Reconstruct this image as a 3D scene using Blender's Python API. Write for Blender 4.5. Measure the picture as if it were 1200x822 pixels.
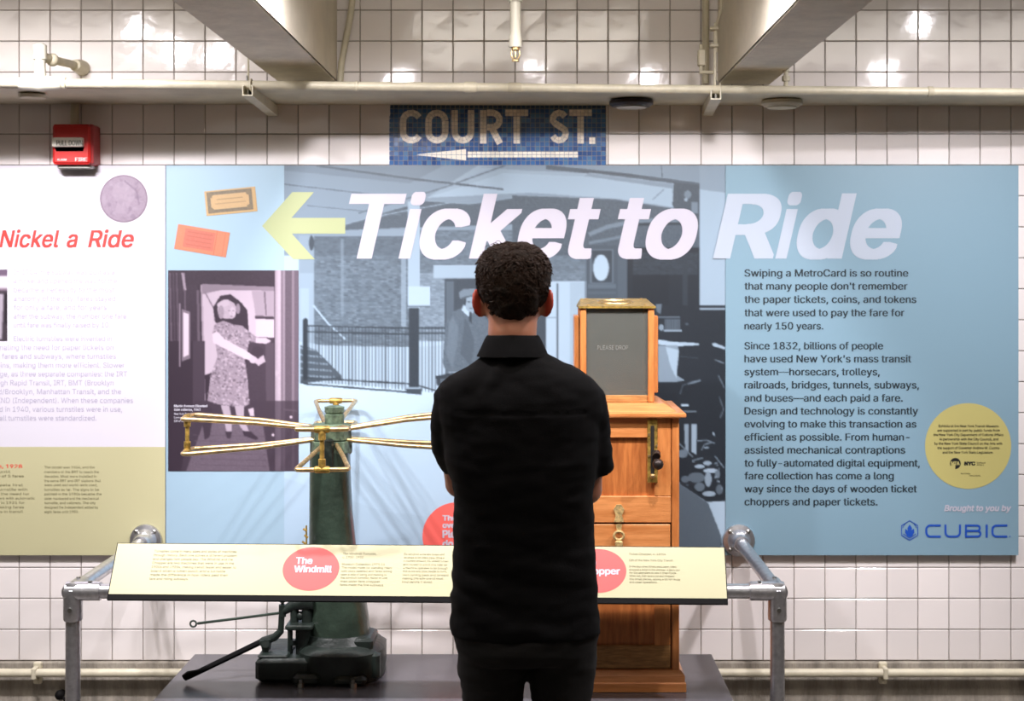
import bpy, math, random
import numpy as np
from mathutils import Matrix, Vector, noise as mnoise
R = math.radians
random.seed(7); np.random.seed(7)
SC = bpy.context.scene
COL = SC.collection
for o in list(bpy.data.objects): bpy.data.objects.remove(o)

# ---------------------------------------------------------------- camera (level, slightly off-centre view)
F, D, CX, CY, EYE = 1651.0, 4.9, 625.0, 325.0, 1.72       # focal length in px, camera-to-wall distance, eye height
cd = bpy.data.cameras.new('camera'); cam = bpy.data.objects.new('camera', cd); COL.objects.link(cam)
cam.location = (0, -D, EYE); cam.rotation_euler = (R(90), 0, 0)
cd.sensor_width = 36; cd.lens = F/1200*36; cd.shift_x = -25/1200; cd.shift_y = -86/1200
cd.dof.use_dof = True; cd.dof.focus_distance = 4.0; cd.dof.aperture_fstop = 3.5
SC.camera = cam
SC.view_settings.view_transform = 'Standard'; SC.view_settings.look = 'None'
SC.view_settings.exposure = 0.87; SC.view_settings.gamma = 1
# ---------------------------------------------------------------- world and lamps
w = bpy.data.worlds.new('world'); SC.world = w; w.use_nodes = True
w.node_tree.nodes['Background'].inputs[0].default_value = (1.0, .93, .84, 1)
w.node_tree.nodes['Background'].inputs[1].default_value = .4
def spot(loc, target, e, size=95, blend=.8, rad=.03, col=(1, .94, .86)):
    l = bpy.data.lights.new('ceiling_spotlight', 'SPOT'); l.energy = e; l.spot_size = R(size); l.spot_blend = blend
    l.shadow_soft_size = rad; l.color = col
    o = bpy.data.objects.new('ceiling_spotlight', l); COL.objects.link(o); o.location = loc
    o.rotation_euler = (Vector(target)-Vector(loc)).to_track_quat('-Z', 'Y').to_euler()
def area(loc, rot, e, sx, sy, col=(1, .93, .84)):  # unseen area light, added as ambient fill for the upper wall and room
    l = bpy.data.lights.new('ambient_fill', 'AREA'); l.shape = 'RECTANGLE'; l.size = sx; l.size_y = sy
    l.energy = e; l.color = col
    o = bpy.data.objects.new('ambient_fill', l); COL.objects.link(o); o.location = loc; o.rotation_euler = rot
WARM = (1, .95, .885)
NEU = (1, .95, .985)
spot((-1.80, -1.50, 2.84), (-1.9, 0, .5), 66, 112, 1, col=NEU)
spot((-1.62, -1.50, 2.76), (-1.7, 0, .5), 60, 112, 1, col=NEU)
spot((-1.42, -1.48, 2.72), (-1.4, 0, .5), 48, 112, 1, col=NEU)
spot((-.60, -1.45, 2.60), (-.6, 0, .4), 62, 112, 1, col=NEU)
spot((.0, -1.40, 2.66), (.0, 0, .6), 12, 112, 1, col=NEU)
spot((.52, -1.45, 2.60), (.3, 0, .4), 52, 112, 1, col=NEU)
spot((1.60, -1.50, 2.66), (1.0, 0, .3), 52, 112, 1, col=NEU)
spot((1.76, -1.50, 2.88), (1.6, 0, .3), 52, 112, 1, col=NEU)
area((-1.95, -2.1, 2.95), (R(30), 0, 0), 10, 1.9, .5)
area((1.95, -2.1, 2.95), (R(30), 0, 0), 10, 1.9, .5)
area((-.02, -2.1, 2.95), (R(30), 0, 0), 9, 1.1, .5)
area((0, -6.2, 2.9), (0, 0, 0), 20, 5, .5)


# ================================================================ helpers
def lin(c):
    return tuple(((v/255)/12.92 if v/255 <= .04045 else ((v/255+.055)/1.055)**2.4) for v in c)
def lin4(c): return lin(c)+(1,)
def X(px, d=D): return (px-CX)*d/F
def Z(py, d=D): return EYE-(py-CY)*d/F
def Pt(px, py, d): return Vector((X(px, d), d-D, Z(py, d)))

def mat(name, c, rough=.5, metal=0, var=0, vscale=8, bump=0, bscale=40, spec=.5, emit=None, coat=0, sss=0, stretch=None, c2=None):
    m = bpy.data.materials.new(name); m.use_nodes = True
    nt = m.node_tree; b = nt.nodes['Principled BSDF']
    b.inputs['Base Color'].default_value = lin4(c); b.inputs['Roughness'].default_value = rough
    b.inputs['Metallic'].default_value = metal; b.inputs['Specular IOR Level'].default_value = spec
    b.inputs['Coat Weight'].default_value = coat
    if sss:
        b.inputs['Subsurface Weight'].default_value = sss; b.inputs['Subsurface Radius'].default_value = (.012, .004, .002)
        b.inputs['Subsurface Scale'].default_value = 1
    if var or bump or c2:
        tc = nt.nodes.new('ShaderNodeTexCoord'); mp = nt.nodes.new('ShaderNodeMapping')
        nt.links.new(tc.outputs['Object'], mp.inputs[0])
        if stretch: mp.inputs['Scale'].default_value = stretch
    if var or c2:
        n = nt.nodes.new('ShaderNodeTexNoise'); n.inputs['Scale'].default_value = vscale; n.inputs['Detail'].default_value = 6
        n.inputs['Roughness'].default_value = .62
        nt.links.new(mp.outputs[0], n.inputs['Vector'])
        r = nt.nodes.new('ShaderNodeValToRGB'); nt.links.new(n.outputs['Fac'], r.inputs[0])
        a = c2 if c2 else tuple(v*(1-var) for v in c); bb = c if c2 else tuple(min(255, v*(1+var)) for v in c)
        r.color_ramp.elements[0].position = .34; r.color_ramp.elements[0].color = lin4(a)
        r.color_ramp.elements[1].position = .66; r.color_ramp.elements[1].color = lin4(bb)
        nt.links.new(r.outputs[0], b.inputs['Base Color'])
    if bump:
        n2 = nt.nodes.new('ShaderNodeTexNoise'); n2.inputs['Scale'].default_value = bscale; n2.inputs['Detail'].default_value = 4
        nt.links.new(mp.outputs[0], n2.inputs['Vector'])
        bp = nt.nodes.new('ShaderNodeBump'); bp.inputs['Strength'].default_value = bump; bp.inputs['Distance'].default_value = .01
        nt.links.new(n2.outputs['Fac'], bp.inputs['Height']); nt.links.new(bp.outputs[0], b.inputs['Normal'])
    return m

def attr_mat(name, rough=.5, spec=.5, sss=0, bump=0, bscale=100):
    m = mat(name, (128, 128, 128), rough, spec=spec, sss=sss, bump=bump, bscale=bscale)
    nt = m.node_tree; a = nt.nodes.new('ShaderNodeAttribute'); a.attribute_name = 'print'
    nt.links.new(a.outputs['Color'], nt.nodes['Principled BSDF'].inputs['Base Color'])
    return m

class G:
    "collects shapes, then links them as ONE mesh object"
    def __init__(s): s.v = []; s.f = []
    def add(s, vs, fs):
        n = len(s.v); s.v += [tuple(p) for p in vs]; s.f += [tuple(i+n for i in q) for q in fs]; return s
    def box(s, a, b, ch=0):
        x0, y0, z0 = [min(p, q) for p, q in zip(a, b)]; x1, y1, z1 = [max(p, q) for p, q in zip(a, b)]
        return s.add([(x0,y0,z0),(x1,y0,z0),(x1,y1,z0),(x0,y1,z0),(x0,y0,z1),(x1,y0,z1),(x1,y1,z1),(x0,y1,z1)],
                     [(3,2,1,0),(4,5,6,7),(0,1,5,4),(1,2,6,5),(2,3,7,6),(3,0,4,7)])
    def bbox(s, a, b, c=.003):                       # box with chamfered edges
        x0, y0, z0 = [min(p, q) for p, q in zip(a, b)]; x1, y1, z1 = [max(p, q) for p, q in zip(a, b)]
        def ring(z, i): return [(x0+c+i,y0+i,z),(x1-c-i,y0+i,z),(x1-i,y0+c+i,z),(x1-i,y1-c-i,z),(x1-c-i,y1-i,z),(x0+c+i,y1-i,z),(x0+i,y1-c-i,z),(x0+i,y0+c+i,z)]
        return s.loft([ring(z0, c), ring(z0+c, 0), ring(z1-c, 0), ring(z1, c)])
    def loft(s, rings, cap=True, closed=False):
        n = len(rings[0]); vs = [p for r in rings for p in r]; fs = []
        m = len(rings)
        for k in range(m if closed else m-1):
            a, b = k*n, ((k+1) % m)*n
            for i in range(n):
                j = (i+1) % n; fs.append((a+i, a+j, b+j, b+i))
        if cap and not closed: fs.append(tuple(reversed(range(n)))); fs.append(tuple((m-1)*n+i for i in range(n)))
        return s.add(vs, fs)
    def tube(s, pts, rad, n=14, cap=True, closed=False):
        pts = [Vector(p) for p in pts]; m = len(pts)
        rad = rad if isinstance(rad, (list, tuple)) else [rad]*m
        T = []
        for i in range(m):
            a = pts[i-1] if (i > 0 or closed) else pts[i]; b = pts[(i+1) % m] if (i < m-1 or closed) else pts[i]
            T.append((b-a).normalized())
        up = Vector((0, 0, 1)) if abs(T[0].z) < .9 else Vector((0, 1, 0))
        u = T[0].cross(up).normalized(); rings = []
        for i in range(m):
            u = (u - T[i]*u.dot(T[i])).normalized(); v = T[i].cross(u)
            rings.append([pts[i]+(u*math.cos(2*math.pi*k/n)+v*math.sin(2*math.pi*k/n))*rad[i] for k in range(n)])
        return s.loft(rings, cap, closed)
    def lathe(s, prof, c, n=32, axis='Z', sx=1, sy=1):
        rings = []
        for r, h in prof:
            q = []
            for k in range(n):
                a = 2*math.pi*k/n; p, t = r*math.cos(a)*sx, r*math.sin(a)*sy
                q.append({'Z': (c[0]+p, c[1]+t, c[2]+h), 'Y': (c[0]+p, c[1]+h, c[2]-t), 'X': (c[0]+h, c[1]+p, c[2]+t)}[axis])
            rings.append(q)
        return s.loft(rings)
    def ball(s, c, r, n=16, m=10, sc=(1, 1, 1), rot=None):
        rings = []
        for i in range(m+1):
            t = math.pi*(i+.001*(i == 0)-.001*(i == m))/m
            rings.append([(r*math.sin(t)*math.cos(2*math.pi*k/n), r*math.sin(t)*math.sin(2*math.pi*k/n), -r*math.cos(t)) for k in range(n)])
        M = rot if rot else Matrix.Identity(3)
        rings = [[Vector(c)+M @ Vector((p[0]*sc[0], p[1]*sc[1], p[2]*sc[2])) for p in q] for q in rings]
        return s.loft(rings)
    def prism(s, poly, y0, y1):                      # outline in x,z pushed along y
        n = len(poly)
        ar = sum(poly[i][0]*poly[(i+1) % n][1]-poly[(i+1) % n][0]*poly[i][1] for i in range(n))
        if ar < 0: poly = poly[::-1]
        a, b = min(y0, y1), max(y0, y1)
        return s.loft([[(p[0], b, p[1]) for p in poly], [(p[0], a, p[1]) for p in poly]])
    def mesh(s, name, smooth=None):
        me = bpy.data.meshes.new(name); me.from_pydata(s.v, [], s.f); me.update()
        if smooth is not None:
            me.shade_smooth(); me.set_sharp_from_angle(angle=R(smooth))
        return me
    def make(s, name, m, parent=None, smooth=35, recalc=False):
        me = s.mesh(name, smooth)
        if recalc:
            import bmesh
            b = bmesh.new(); b.from_mesh(me); bmesh.ops.recalc_face_normals(b, faces=b.faces); b.to_mesh(me); b.free()
        me.materials.append(m); return link(bpy.data.objects.new(name, me), parent)

def link(o, parent=None):
    COL.objects.link(o)
    if parent is not None:
        o.parent = parent
        if parent.parent is None: o.matrix_parent_inverse = Matrix.Translation(-Vector(parent.location))
    return o
def tag(o, label, cat, group=None):
    o['label'] = label; o['category'] = cat
    if group: o['group'] = group
    return o
def thing(name, label, cat, loc=(0, 0, 0), group=None):
    o = bpy.data.objects.new(name, None); o.empty_display_size = .1; COL.objects.link(o); o.location = loc
    return tag(o, label, cat, group)
def struct(o): o['kind'] = 'structure'; return o
def stuff(o): o['kind'] = 'stuff'; return o
def arc(cx, cy, rx, ry, a0, a1, n=12):
    return [(cx+rx*math.cos(R(a0+(a1-a0)*i/n)), cy+ry*math.sin(R(a0+(a1-a0)*i/n))) for i in range(n+1)]

# ---------------------------------------------------------------- lettering
_tc = {}
try: FONT = bpy.data.fonts.load(bpy.utils.system_resource('DATAFILES', path='fonts')+'/Inter.woff2')
except Exception: FONT = None
VB = .5
def outline(s, space):
    c = bpy.data.curves.new('t', 'FONT'); c.body = s; c.size = 1; c.resolution_u = 4; c.space_character = space; c.fill_mode = 'NONE'
    if FONT: c.font = FONT
    o = bpy.data.objects.new('t', c); COL.objects.link(o)
    dg = bpy.context.evaluated_depsgraph_get(); me = bpy.data.meshes.new_from_object(o.evaluated_get(dg))
    co = np.empty(len(me.vertices)*3, np.float32); me.vertices.foreach_get('co', co); co = co.reshape(-1, 3)[:, :2].astype(float)
    ed = np.empty(len(me.edges)*2, np.int32); me.edges.foreach_get('vertices', ed); ed = ed.reshape(-1, 2)
    bpy.data.objects.remove(o); bpy.data.curves.remove(c); bpy.data.meshes.remove(me)
    lo, hi = ed.min(1), ed.max(1); step = hi-lo == 1       # contours are runs of neighbouring vertices closed by one long edge
    A = np.where(step, lo, hi); B = np.where(step, hi, lo)
    return co[A], co[B]
def glyphs(s, bold=0, res=3, space=1.0):
    """the writing as clean horizontal strips (non-zero fill), optionally made heavier by bold"""
    k = (s, bold, res, space)
    if k in _tc: return _tc[k]
    P0, P1 = outline(s, space)
    if len(P0) == 0: _tc[k] = (np.zeros((0, 2)), []); return _tc[k]
    h = .73/{10: 190, 6: 60, 5: 44, 4: 34, 3: 24, 2: 10}[res]
    y0, y1 = min(P0[:, 1].min(), 0), P0[:, 1].max(); n = int(math.ceil((y1-y0)/h))
    nb = int(round(bold*VB/h)); rows = []
    for i in range(-nb, n+nb):
        y = y0+(i+.5)*h; up = (P0[:, 1] <= y) & (P1[:, 1] > y); dn = (P1[:, 1] <= y) & (P0[:, 1] > y); m = up | dn
        sp = []
        if m.any():
            p, q = P0[m], P1[m]; x = p[:, 0]+(y-p[:, 1])/(q[:, 1]-p[:, 1])*(q[:, 0]-p[:, 0]); w_ = np.where(up[m], 1, -1); od = np.argsort(x); acc = 0; st0 = 0
            for j in od:
                if acc == 0: st0 = x[j]
                acc += w_[j]
                if acc == 0 and x[j]-st0 > 1e-5: sp.append((st0-bold, x[j]+bold))
        rows.append(sp)
    V, Fq = [], []
    for i in range(len(rows)):
        sp = sorted(q for j in range(max(0, i-nb), min(len(rows), i+nb+1)) for q in rows[j]); mg = []
        for a_, b_ in sp:
            if mg and a_ <= mg[-1][1]: mg[-1][1] = max(mg[-1][1], b_)
            else: mg.append([a_, b_])
        ya = y0+(i-nb)*h; yb = ya+h
        for a_, b_ in mg: t_ = len(V); V += [(a_, ya), (b_, ya), (b_, yb), (a_, yb)]; Fq.append((t_, t_+1, t_+2, t_+3))
    _tc[k] = (np.array(V), Fq); return _tc[k]
_H = glyphs('H')[0]; CAP = _H[:, 1].max()-_H[:, 1].min()
def put_text(g, s, x0, yb, x1, cap, M, bold=0, shear=0, res=3, space=1.0):
    """adds s to g: from x0 to x1 (None = natural width), baseline yb (down is +), cap height, all in M's units (px-like, y down)"""
    v, f = glyphs(s, bold, res, space)
    if len(v) == 0: return
    k = cap/(CAP+2*VB*bold); w = v[:, 0].max()-v[:, 0].min(); sx = k if x1 is None else (x1-x0)/w
    dx_ = 0
    if shear and x1 is not None:                     # width of the slanted word, found by bisection
        sh_ = (v[:, 1]+VB*bold)*k*shear; xr = v[:, 0]-v[:, 0].min(); lo, hi = 0, 4*sx+1
        for _ in range(30):
            mid = (lo+hi)/2; e_ = xr*mid+sh_; (lo, hi) = (mid, hi) if e_.max()-e_.min() < x1-x0 else (lo, mid)
        sx = lo; dx_ = -(xr*lo+sh_).min()
    xs = x0+dx_+(v[:, 0]-v[:, 0].min())*sx+(v[:, 1]+VB*bold)*k*shear; ys = yb-(v[:, 1]+VB*bold)*k
    g.add([M(float(a), float(b)) for a, b in zip(xs, ys)], f)
def wallM(y): 
    return lambda a, b: (X(a, D+y), y, Z(b, D+y))

# ---------------------------------------------------------------- painted prints (flat posters): colour per vertex of a fine grid
class Canvas:
    def __init__(s, x0, y0, x1, y1, col, ss=2):
        s.x0, s.y0, s.x1, s.y1, s.ss = x0, y0, x1, y1, ss
        s.w = int(round((x1-x0)*ss)); s.h = int(round((y1-y0)*ss))
        s.a = np.empty((s.h, s.w, 3)); s.a[:] = col
        s.gx = x0+(np.arange(s.w)+.5)/ss; s.gy = y0+(np.arange(s.h)+.5)/ss
    def _bb(s, xa, ya, xb, yb):
        i0 = max(0, int((xa-s.x0)*s.ss)-1); i1 = min(s.w, int((xb-s.x0)*s.ss)+2)
        j0 = max(0, int((ya-s.y0)*s.ss)-1); j1 = min(s.h, int((yb-s.y0)*s.ss)+2)
        return i0, max(i0, i1), j0, max(j0, j1)
    def poly(s, pts, col, al=1.0, nz=0):
        p = np.array(pts, float); i0, i1, j0, j1 = s._bb(p[:, 0].min(), p[:, 1].min(), p[:, 0].max(), p[:, 1].max())
        if i1 <= i0 or j1 <= j0: return
        GX, GY = np.meshgrid(s.gx[i0:i1], s.gy[j0:j1]); ins = np.zeros(GX.shape, bool)
        for k in range(len(p)):
            (xa, ya), (xb, yb) = p[k], p[(k+1) % len(p)]
            if ya == yb: continue
            c = ((ya > GY) != (yb > GY)) & (GX < (xb-xa)*(GY-ya)/(yb-ya)+xa); ins ^= c
        s._mix(i0, i1, j0, j1, ins, col, al, nz)
    def _mix(s, i0, i1, j0, j1, ins, col, al, nz):
        sub = s.a[j0:j1, i0:i1]; m = ins[..., None]*al
        c = np.broadcast_to(np.array(col, float), sub.shape)
        if nz:
            n = np.random.rand(*ins.shape); n = (n+np.roll(n, 1, 0)+np.roll(n, 1, 1)+np.roll(n, (1, 1), (0, 1)))/4
            c = c+((n-.5)*2*nz)[..., None]
        s.a[j0:j1, i0:i1] = sub*(1-m)+c*m
    def rect(s, xa, ya, xb, yb, col, al=1.0, nz=0): s.poly([(xa, ya), (xb, ya), (xb, yb), (xa, yb)], col, al, nz)
    def ell(s, cx, cy, rx, ry, col, al=1.0, nz=0, rot=0):
        r = max(rx, ry); i0, i1, j0, j1 = s._bb(cx-r, cy-r, cx+r, cy+r)
        if i1 <= i0 or j1 <= j0: return
        GX, GY = np.meshgrid(s.gx[i0:i1]-cx, s.gy[j0:j1]-cy); c, q = math.cos(R(rot)), math.sin(R(rot))
        s._mix(i0, i1, j0, j1, ((GX*c+GY*q)/rx)**2+((GY*c-GX*q)/ry)**2 < 1, col, al, nz)
    def line(s, pts, wd, col, al=1.0):
        for (xa, ya), (xb, yb) in zip(pts[:-1], pts[1:]):
            l = math.hypot(xb-xa, yb-ya) or 1; nx, ny = -(yb-ya)/l*wd/2, (xb-xa)/l*wd/2
            s.poly([(xa+nx, ya+ny), (xb+nx, yb+ny), (xb-nx, yb-ny), (xa-nx, ya-ny)], col, al)
    def blur(s, n):
        for ax in (0, 1):
            acc = np.zeros_like(s.a)
            for k in range(-n, n+1):
                idx = np.clip(np.arange(s.a.shape[ax])+k, 0, s.a.shape[ax]-1); acc += np.take(s.a, idx, ax)
            s.a = acc/(2*n+1)
    def grid(s, name, m, parent, y, step=1.0, rot=0):
        nx = max(2, int(round((s.x1-s.x0)/step))+1); ny = max(2, int(round((s.y1-s.y0)/step))+1)
        px = np.linspace(s.x0, s.x1, nx); py = np.linspace(s.y0, s.y1, ny)
        ix = np.clip(((px-s.x0)*s.ss).astype(int), 0, s.w-1); iy = np.clip(((py-s.y0)*s.ss).astype(int), 0, s.h-1)
        c = np.clip(s.a[np.ix_(iy, ix)], 0, 255)/255; c = np.where(c <= .04045, c/12.92, ((c+.055)/1.055)**2.4)
        PX, PY = np.meshgrid(px, py)
        if rot:
            cx, cy = (s.x0+s.x1)/2, (s.y0+s.y1)/2; q, t = math.cos(R(rot)), math.sin(R(rot))
            PX, PY = cx+(PX-cx)*q-(PY-cy)*t, cy+(PX-cx)*t+(PY-cy)*q
        d = D+y; V = np.stack([(PX-CX)*d/F, np.full(PX.shape, y), EYE-(PY-CY)*d/F], -1).reshape(-1, 3)
        I = np.arange(nx*ny).reshape(ny, nx)
        Q = np.stack([I[:-1, :-1], I[1:, :-1], I[1:, 1:], I[:-1, 1:]], -1).reshape(-1, 4)
        me = bpy.data.meshes.new(name); me.vertices.add(len(V)); me.vertices.foreach_set('co', V.ravel().astype(np.float32))
        me.loops.add(Q.size); me.loops.foreach_set('vertex_index', Q.ravel().astype(np.int32))
        me.polygons.add(len(Q)); me.polygons.foreach_set('loop_start', np.arange(0, Q.size, 4, dtype=np.int32))
        me.update(calc_edges=True)
        ca = me.color_attributes.new('print', 'FLOAT_COLOR', 'POINT')
        ca.data.foreach_set('color', np.concatenate([c.reshape(-1, 3), np.ones((nx*ny, 1))], 1).astype(np.float32).ravel())
        me.materials.append(m); return link(bpy.data.objects.new(name, me), parent)

# ================================================================ materials
M = {}
M['grout'] = mat('grout', (120, 108, 92), .9, var=.15, vscale=30, bump=.2)
M['concrete'] = mat('concrete', (150, 143, 132), .9, var=.18, vscale=6, bump=.5, bscale=60, stretch=(3, 3, .8))
M['beam'] = mat('painted_concrete', (222, 214, 196), .75, var=.04, vscale=5, bump=.12, bscale=70)
M['beamunder'] = mat('beam_underside_paint', (226, 220, 205), .8, var=.05, vscale=9, bump=.2, bscale=60)  # beam paint repeated for the undersides, paled to lift their brightness
M['plaster'] = mat('plaster', (150, 140, 125), .9, var=.05)
M['floor'] = mat('floor_concrete', (105, 100, 95), .6, var=.15, vscale=3)
M['cream'] = mat('cream_paint', (208, 201, 178), .4, var=.05, vscale=14, bump=.1, bscale=80)
M['creamd'] = mat('cream_tray_paint', (196, 188, 164), .55, var=.06, vscale=6)
M['white'] = mat('white_paint', (214, 211, 196), .4)
M['galv'] = mat('galvanised_steel', (206, 206, 210), .3, .9, var=.06, vscale=60, bump=.04, bscale=200)
M['steel'] = mat('zinc_steel', (170, 170, 165), .35, 1)
M['black'] = mat('black_edge', (9, 8, 9), .7, spec=.15)
M['platform'] = mat('charcoal_laminate', (76, 74, 79), .24, var=.07, vscale=40)
M['green'] = mat('green_cast_iron', (44, 56, 47), .3, var=.14, vscale=14, bump=.25, bscale=45, coat=.3)
M['greenl'] = mat('worn_green_paint', (86, 102, 84), .42, .2, var=.3, vscale=40, bump=.2, bscale=60)
M['dgreen'] = mat('dark_green_iron', (30, 38, 34), .4, var=.2, vscale=30, bump=.2, bscale=60)
M['brass'] = mat('brass', (204, 176, 128), .36, .85, var=.14, vscale=50)
M['brassold'] = mat('aged_brass', (172, 142, 72), .38, .6, var=.25, vscale=60, bump=.1, bscale=120)
M['oak'] = mat('oak_front', (220, 144, 82), .38, c2=(184, 108, 54), vscale=5, stretch=(9, 9, 1.2), bump=.06, bscale=30, coat=.25)
M['oakh'] = mat('oak_crosswise', (226, 152, 92), .38, c2=(192, 118, 62), vscale=5, stretch=(1.2, 9, 12), bump=.06, bscale=30, coat=.25)
M['oakp'] = mat('oak_panel', (200, 122, 64), .4, c2=(154, 84, 40), vscale=4, stretch=(16, 9, 1.6), bump=.06, bscale=30, coat=.25)
M['oakd'] = mat('oak_weathered', (190, 140, 80), .6, c2=(140, 96, 50), vscale=10, stretch=(2, 9, 14), bump=.1)
M['dark'] = mat('dark_gap', (24, 17, 12), .8)
M['brassworn'] = mat('worn_brass', (198, 170, 116), .45, .35, var=.2, vscale=90)
M['iron'] = mat('dark_iron', (58, 50, 48), .4, .6)
M['red'] = mat('alarm_red', (196, 38, 36), .38)
M['redd'] = mat('alarm_red_side', (168, 60, 62), .45)
M['bwhite'] = mat('board_white', (212, 209, 220), .45)
M['bblue'] = mat('board_pale_blue', (153, 181, 200), .42)
M['bblue2'] = mat('board_blue', (127, 159, 177), .42)
M['bedge'] = mat('board_edge', (190, 190, 190), .6)
M['byel'] = mat('print_yellow_green', (188, 184, 146), .45)
M['plate'] = mat('plate_yellow', (190, 186, 150), .4)
M['ink'] = mat('ink_dark_teal', (24, 40, 48), .6)
M['inkw'] = mat('ink_white', (192, 190, 204), .5)
M['inkw2'] = mat('ink_translucent_white', (176, 188, 204), .5)
M['inkr'] = mat('ink_red', (226, 58, 52), .5)
M['inkp'] = mat('ink_washed_out', (178, 174, 194), .5)  # ink paled to stand for print washed out by strong light
M['inko'] = mat('ink_olive', (120, 116, 84), .5)
M['inkg'] = mat('ink_grey_olive', (134, 130, 100), .5)
M['inkb'] = mat('ink_blue', (24, 78, 178), .5)
M['inkk'] = mat('ink_black', (26, 28, 30), .5)
M['coral'] = mat('print_coral', (216, 88, 86), .5)
M['coral2'] = mat('print_coral_wall', (232, 100, 92), .5)
M['arrow'] = mat('print_arrow_green', (166, 175, 132), .5)
M['dot'] = mat('print_dot_yellow', (186, 178, 112), .5)
M['print'] = attr_mat('poster_print', .42)
M['mosaicw'] = mat('mosaic_cream', (226, 217, 204), .22, var=.08, vscale=60)
M['trouser'] = mat('dark_trousers', (9, 6, 7), .9, var=.15, vscale=120, bump=.2, bscale=400)
M['shirt'] = mat('black_cotton', (6, 5, 7), .85, var=.1, vscale=20, bump=.25, bscale=500, spec=.18)
M['hair'] = mat('dark_brown_hair', (34, 22, 14), .65, spec=.2, var=.3, vscale=50, bump=.5, bscale=220)
M['hairl'] = mat('brown_hair_strands', (46, 29, 19), .6, spec=.2)
M['skin'] = attr_mat('skin', .45, sss=.25, bump=.08, bscale=250)
M['shoe'] = mat('black_leather', (24, 22, 22), .35)
M['sole'] = mat('shoe_rubber', (50, 46, 44), .8)

def rnd_color(m, c, amt):                            # every tile its own slightly different glaze
    nt = m.node_tree; oi = nt.nodes.new('ShaderNodeObjectInfo'); r = nt.nodes.new('ShaderNodeValToRGB')
    r.color_ramp.elements[0].color = lin4([v*(1-amt) for v in c]); r.color_ramp.elements[1].color = lin4([min(255, v*(1+amt)) for v in c])
    nt.links.new(oi.outputs['Random'], r.inputs[0]); nt.links.new(r.outputs[0], nt.nodes['Principled BSDF'].inputs['Base Color'])
M['tile'] = mat('glazed_tile', (224, 217, 208), .1, bump=.13, bscale=9, coat=.0)
rnd_color(M['tile'], (238, 232, 230), .03)
# blue mosaic: per-tessera colour from the vertex attribute
M['mosaicb'] = attr_mat('mosaic_blue', .2)
# dusty glass
mg = bpy.data.materials.new('dusty_glass'); mg.use_nodes = True; nt = mg.node_tree; nt.nodes.clear()
ou = nt.nodes.new('ShaderNodeOutputMaterial'); mx = nt.nodes.new('ShaderNodeMixShader'); tr = nt.nodes.new('ShaderNodeBsdfTransparent')
gp = nt.nodes.new('ShaderNodeBsdfPrincipled'); gp.inputs['Base Color'].default_value = lin4((112, 115, 110)); gp.inputs['Roughness'].default_value = .12
tr.inputs[0].default_value = (.8, .82, .8, 1)
tcn = nt.nodes.new('ShaderNodeTexCoord'); nn = nt.nodes.new('ShaderNodeTexNoise'); nn.inputs['Scale'].default_value = 9
nn.inputs['Detail'].default_value = 5; nt.links.new(tcn.outputs['Object'], nn.inputs['Vector'])
mr = nt.nodes.new('ShaderNodeMapRange'); mr.inputs['To Min'].default_value = .38; mr.inputs['To Max'].default_value = .62
nt.links.new(nn.outputs['Fac'], mr.inputs[0]); nt.links.new(mr.outputs[0], mx.inputs[0])
nt.links.new(tr.outputs[0], mx.inputs[1]); nt.links.new(gp.outputs[0], mx.inputs[2]); nt.links.new(mx.outputs[0], ou.inputs[0])
M['glass'] = mg

# ================================================================ SETTING
P = 36.33/F*D                                        # tile pitch on the wall
XL0, ZB = X(22.3), Z(774.7)                          # one vertical joint; bottom of the tiling
wall = struct(G().box((-4.2, .008, 0), (4.2, .2, 3.0)).make('wall_back', M['grout'], smooth=None))
MOS = (X(456), Z(193), X(710), Z(122))
def tile_mesh(k):
    g = G(); h = P/2-.0014; c = .0022
    t = [(random.uniform(-.0005, .0005)) for _ in range(4)]
    def rg(s, y, tw=0): return [(-s, y+t[0]*tw, -s), (s, y+t[1]*tw, -s), (s, y+t[2]*tw, s), (-s, y+t[3]*tw, s)]
    g.loft([rg(h, .0085), rg(h, .0015, 1), rg(h-c, 0, 1)], cap=False); g.add(rg(h-c, 0, 1), [(0, 1, 2, 3)])
    me = g.mesh('tile_%d' % k); me.materials.append(M['tile']); return me
tmesh = [tile_mesh(k) for k in range(24)]
cells = []
for i in range(-26, 36):
    for j in range(0, 30):
        cx = XL0+(i+.5)*P; cz = ZB+(j+.5)*P
        if cx < -4.1 or cx > 4.1 or cz > 2.98: continue
        if MOS[0]-.02 < cx < MOS[2]+.02 and MOS[1]-.12 < cz < MOS[3]+.02: continue
        px = CX+cx*F/D; py = CY-(cz-EYE)*F/D
        hidden = (-20 < px-18 and px+18 < 1193 and py-18 > 193 and py+18 < 651) or (px+18 < 1193 and py-18 > 193 and py+18 < 651)
        vis = (-18 < px < 1218) and (-18 < py < 800) and not hidden
        cells.append((0 if vis else 1 if not hidden else 2, abs(px-600)/100, cx, cz))
cells.sort()
nvis = [c for c in cells if c[0] == 0][:296]; rest = [c for c in cells if c not in set(nvis)]
for q, (_, _, cx, cz) in enumerate(nvis):
    o = bpy.data.objects.new('tile', random.choice(tmesh)); o.location = (cx, 0, cz); link(o, wall)
g = G()
for _, _, cx, cz in rest:
    me = random.choice(tmesh); g.add([(v.co.x+cx, v.co.y, v.co.z+cz) for v in me.vertices], [tuple(p.vertices) for p in me.polygons])
stuff(g.make('tile_field', M['tile'], wall, None))
print('tiles', len(nvis), len(rest))
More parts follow.
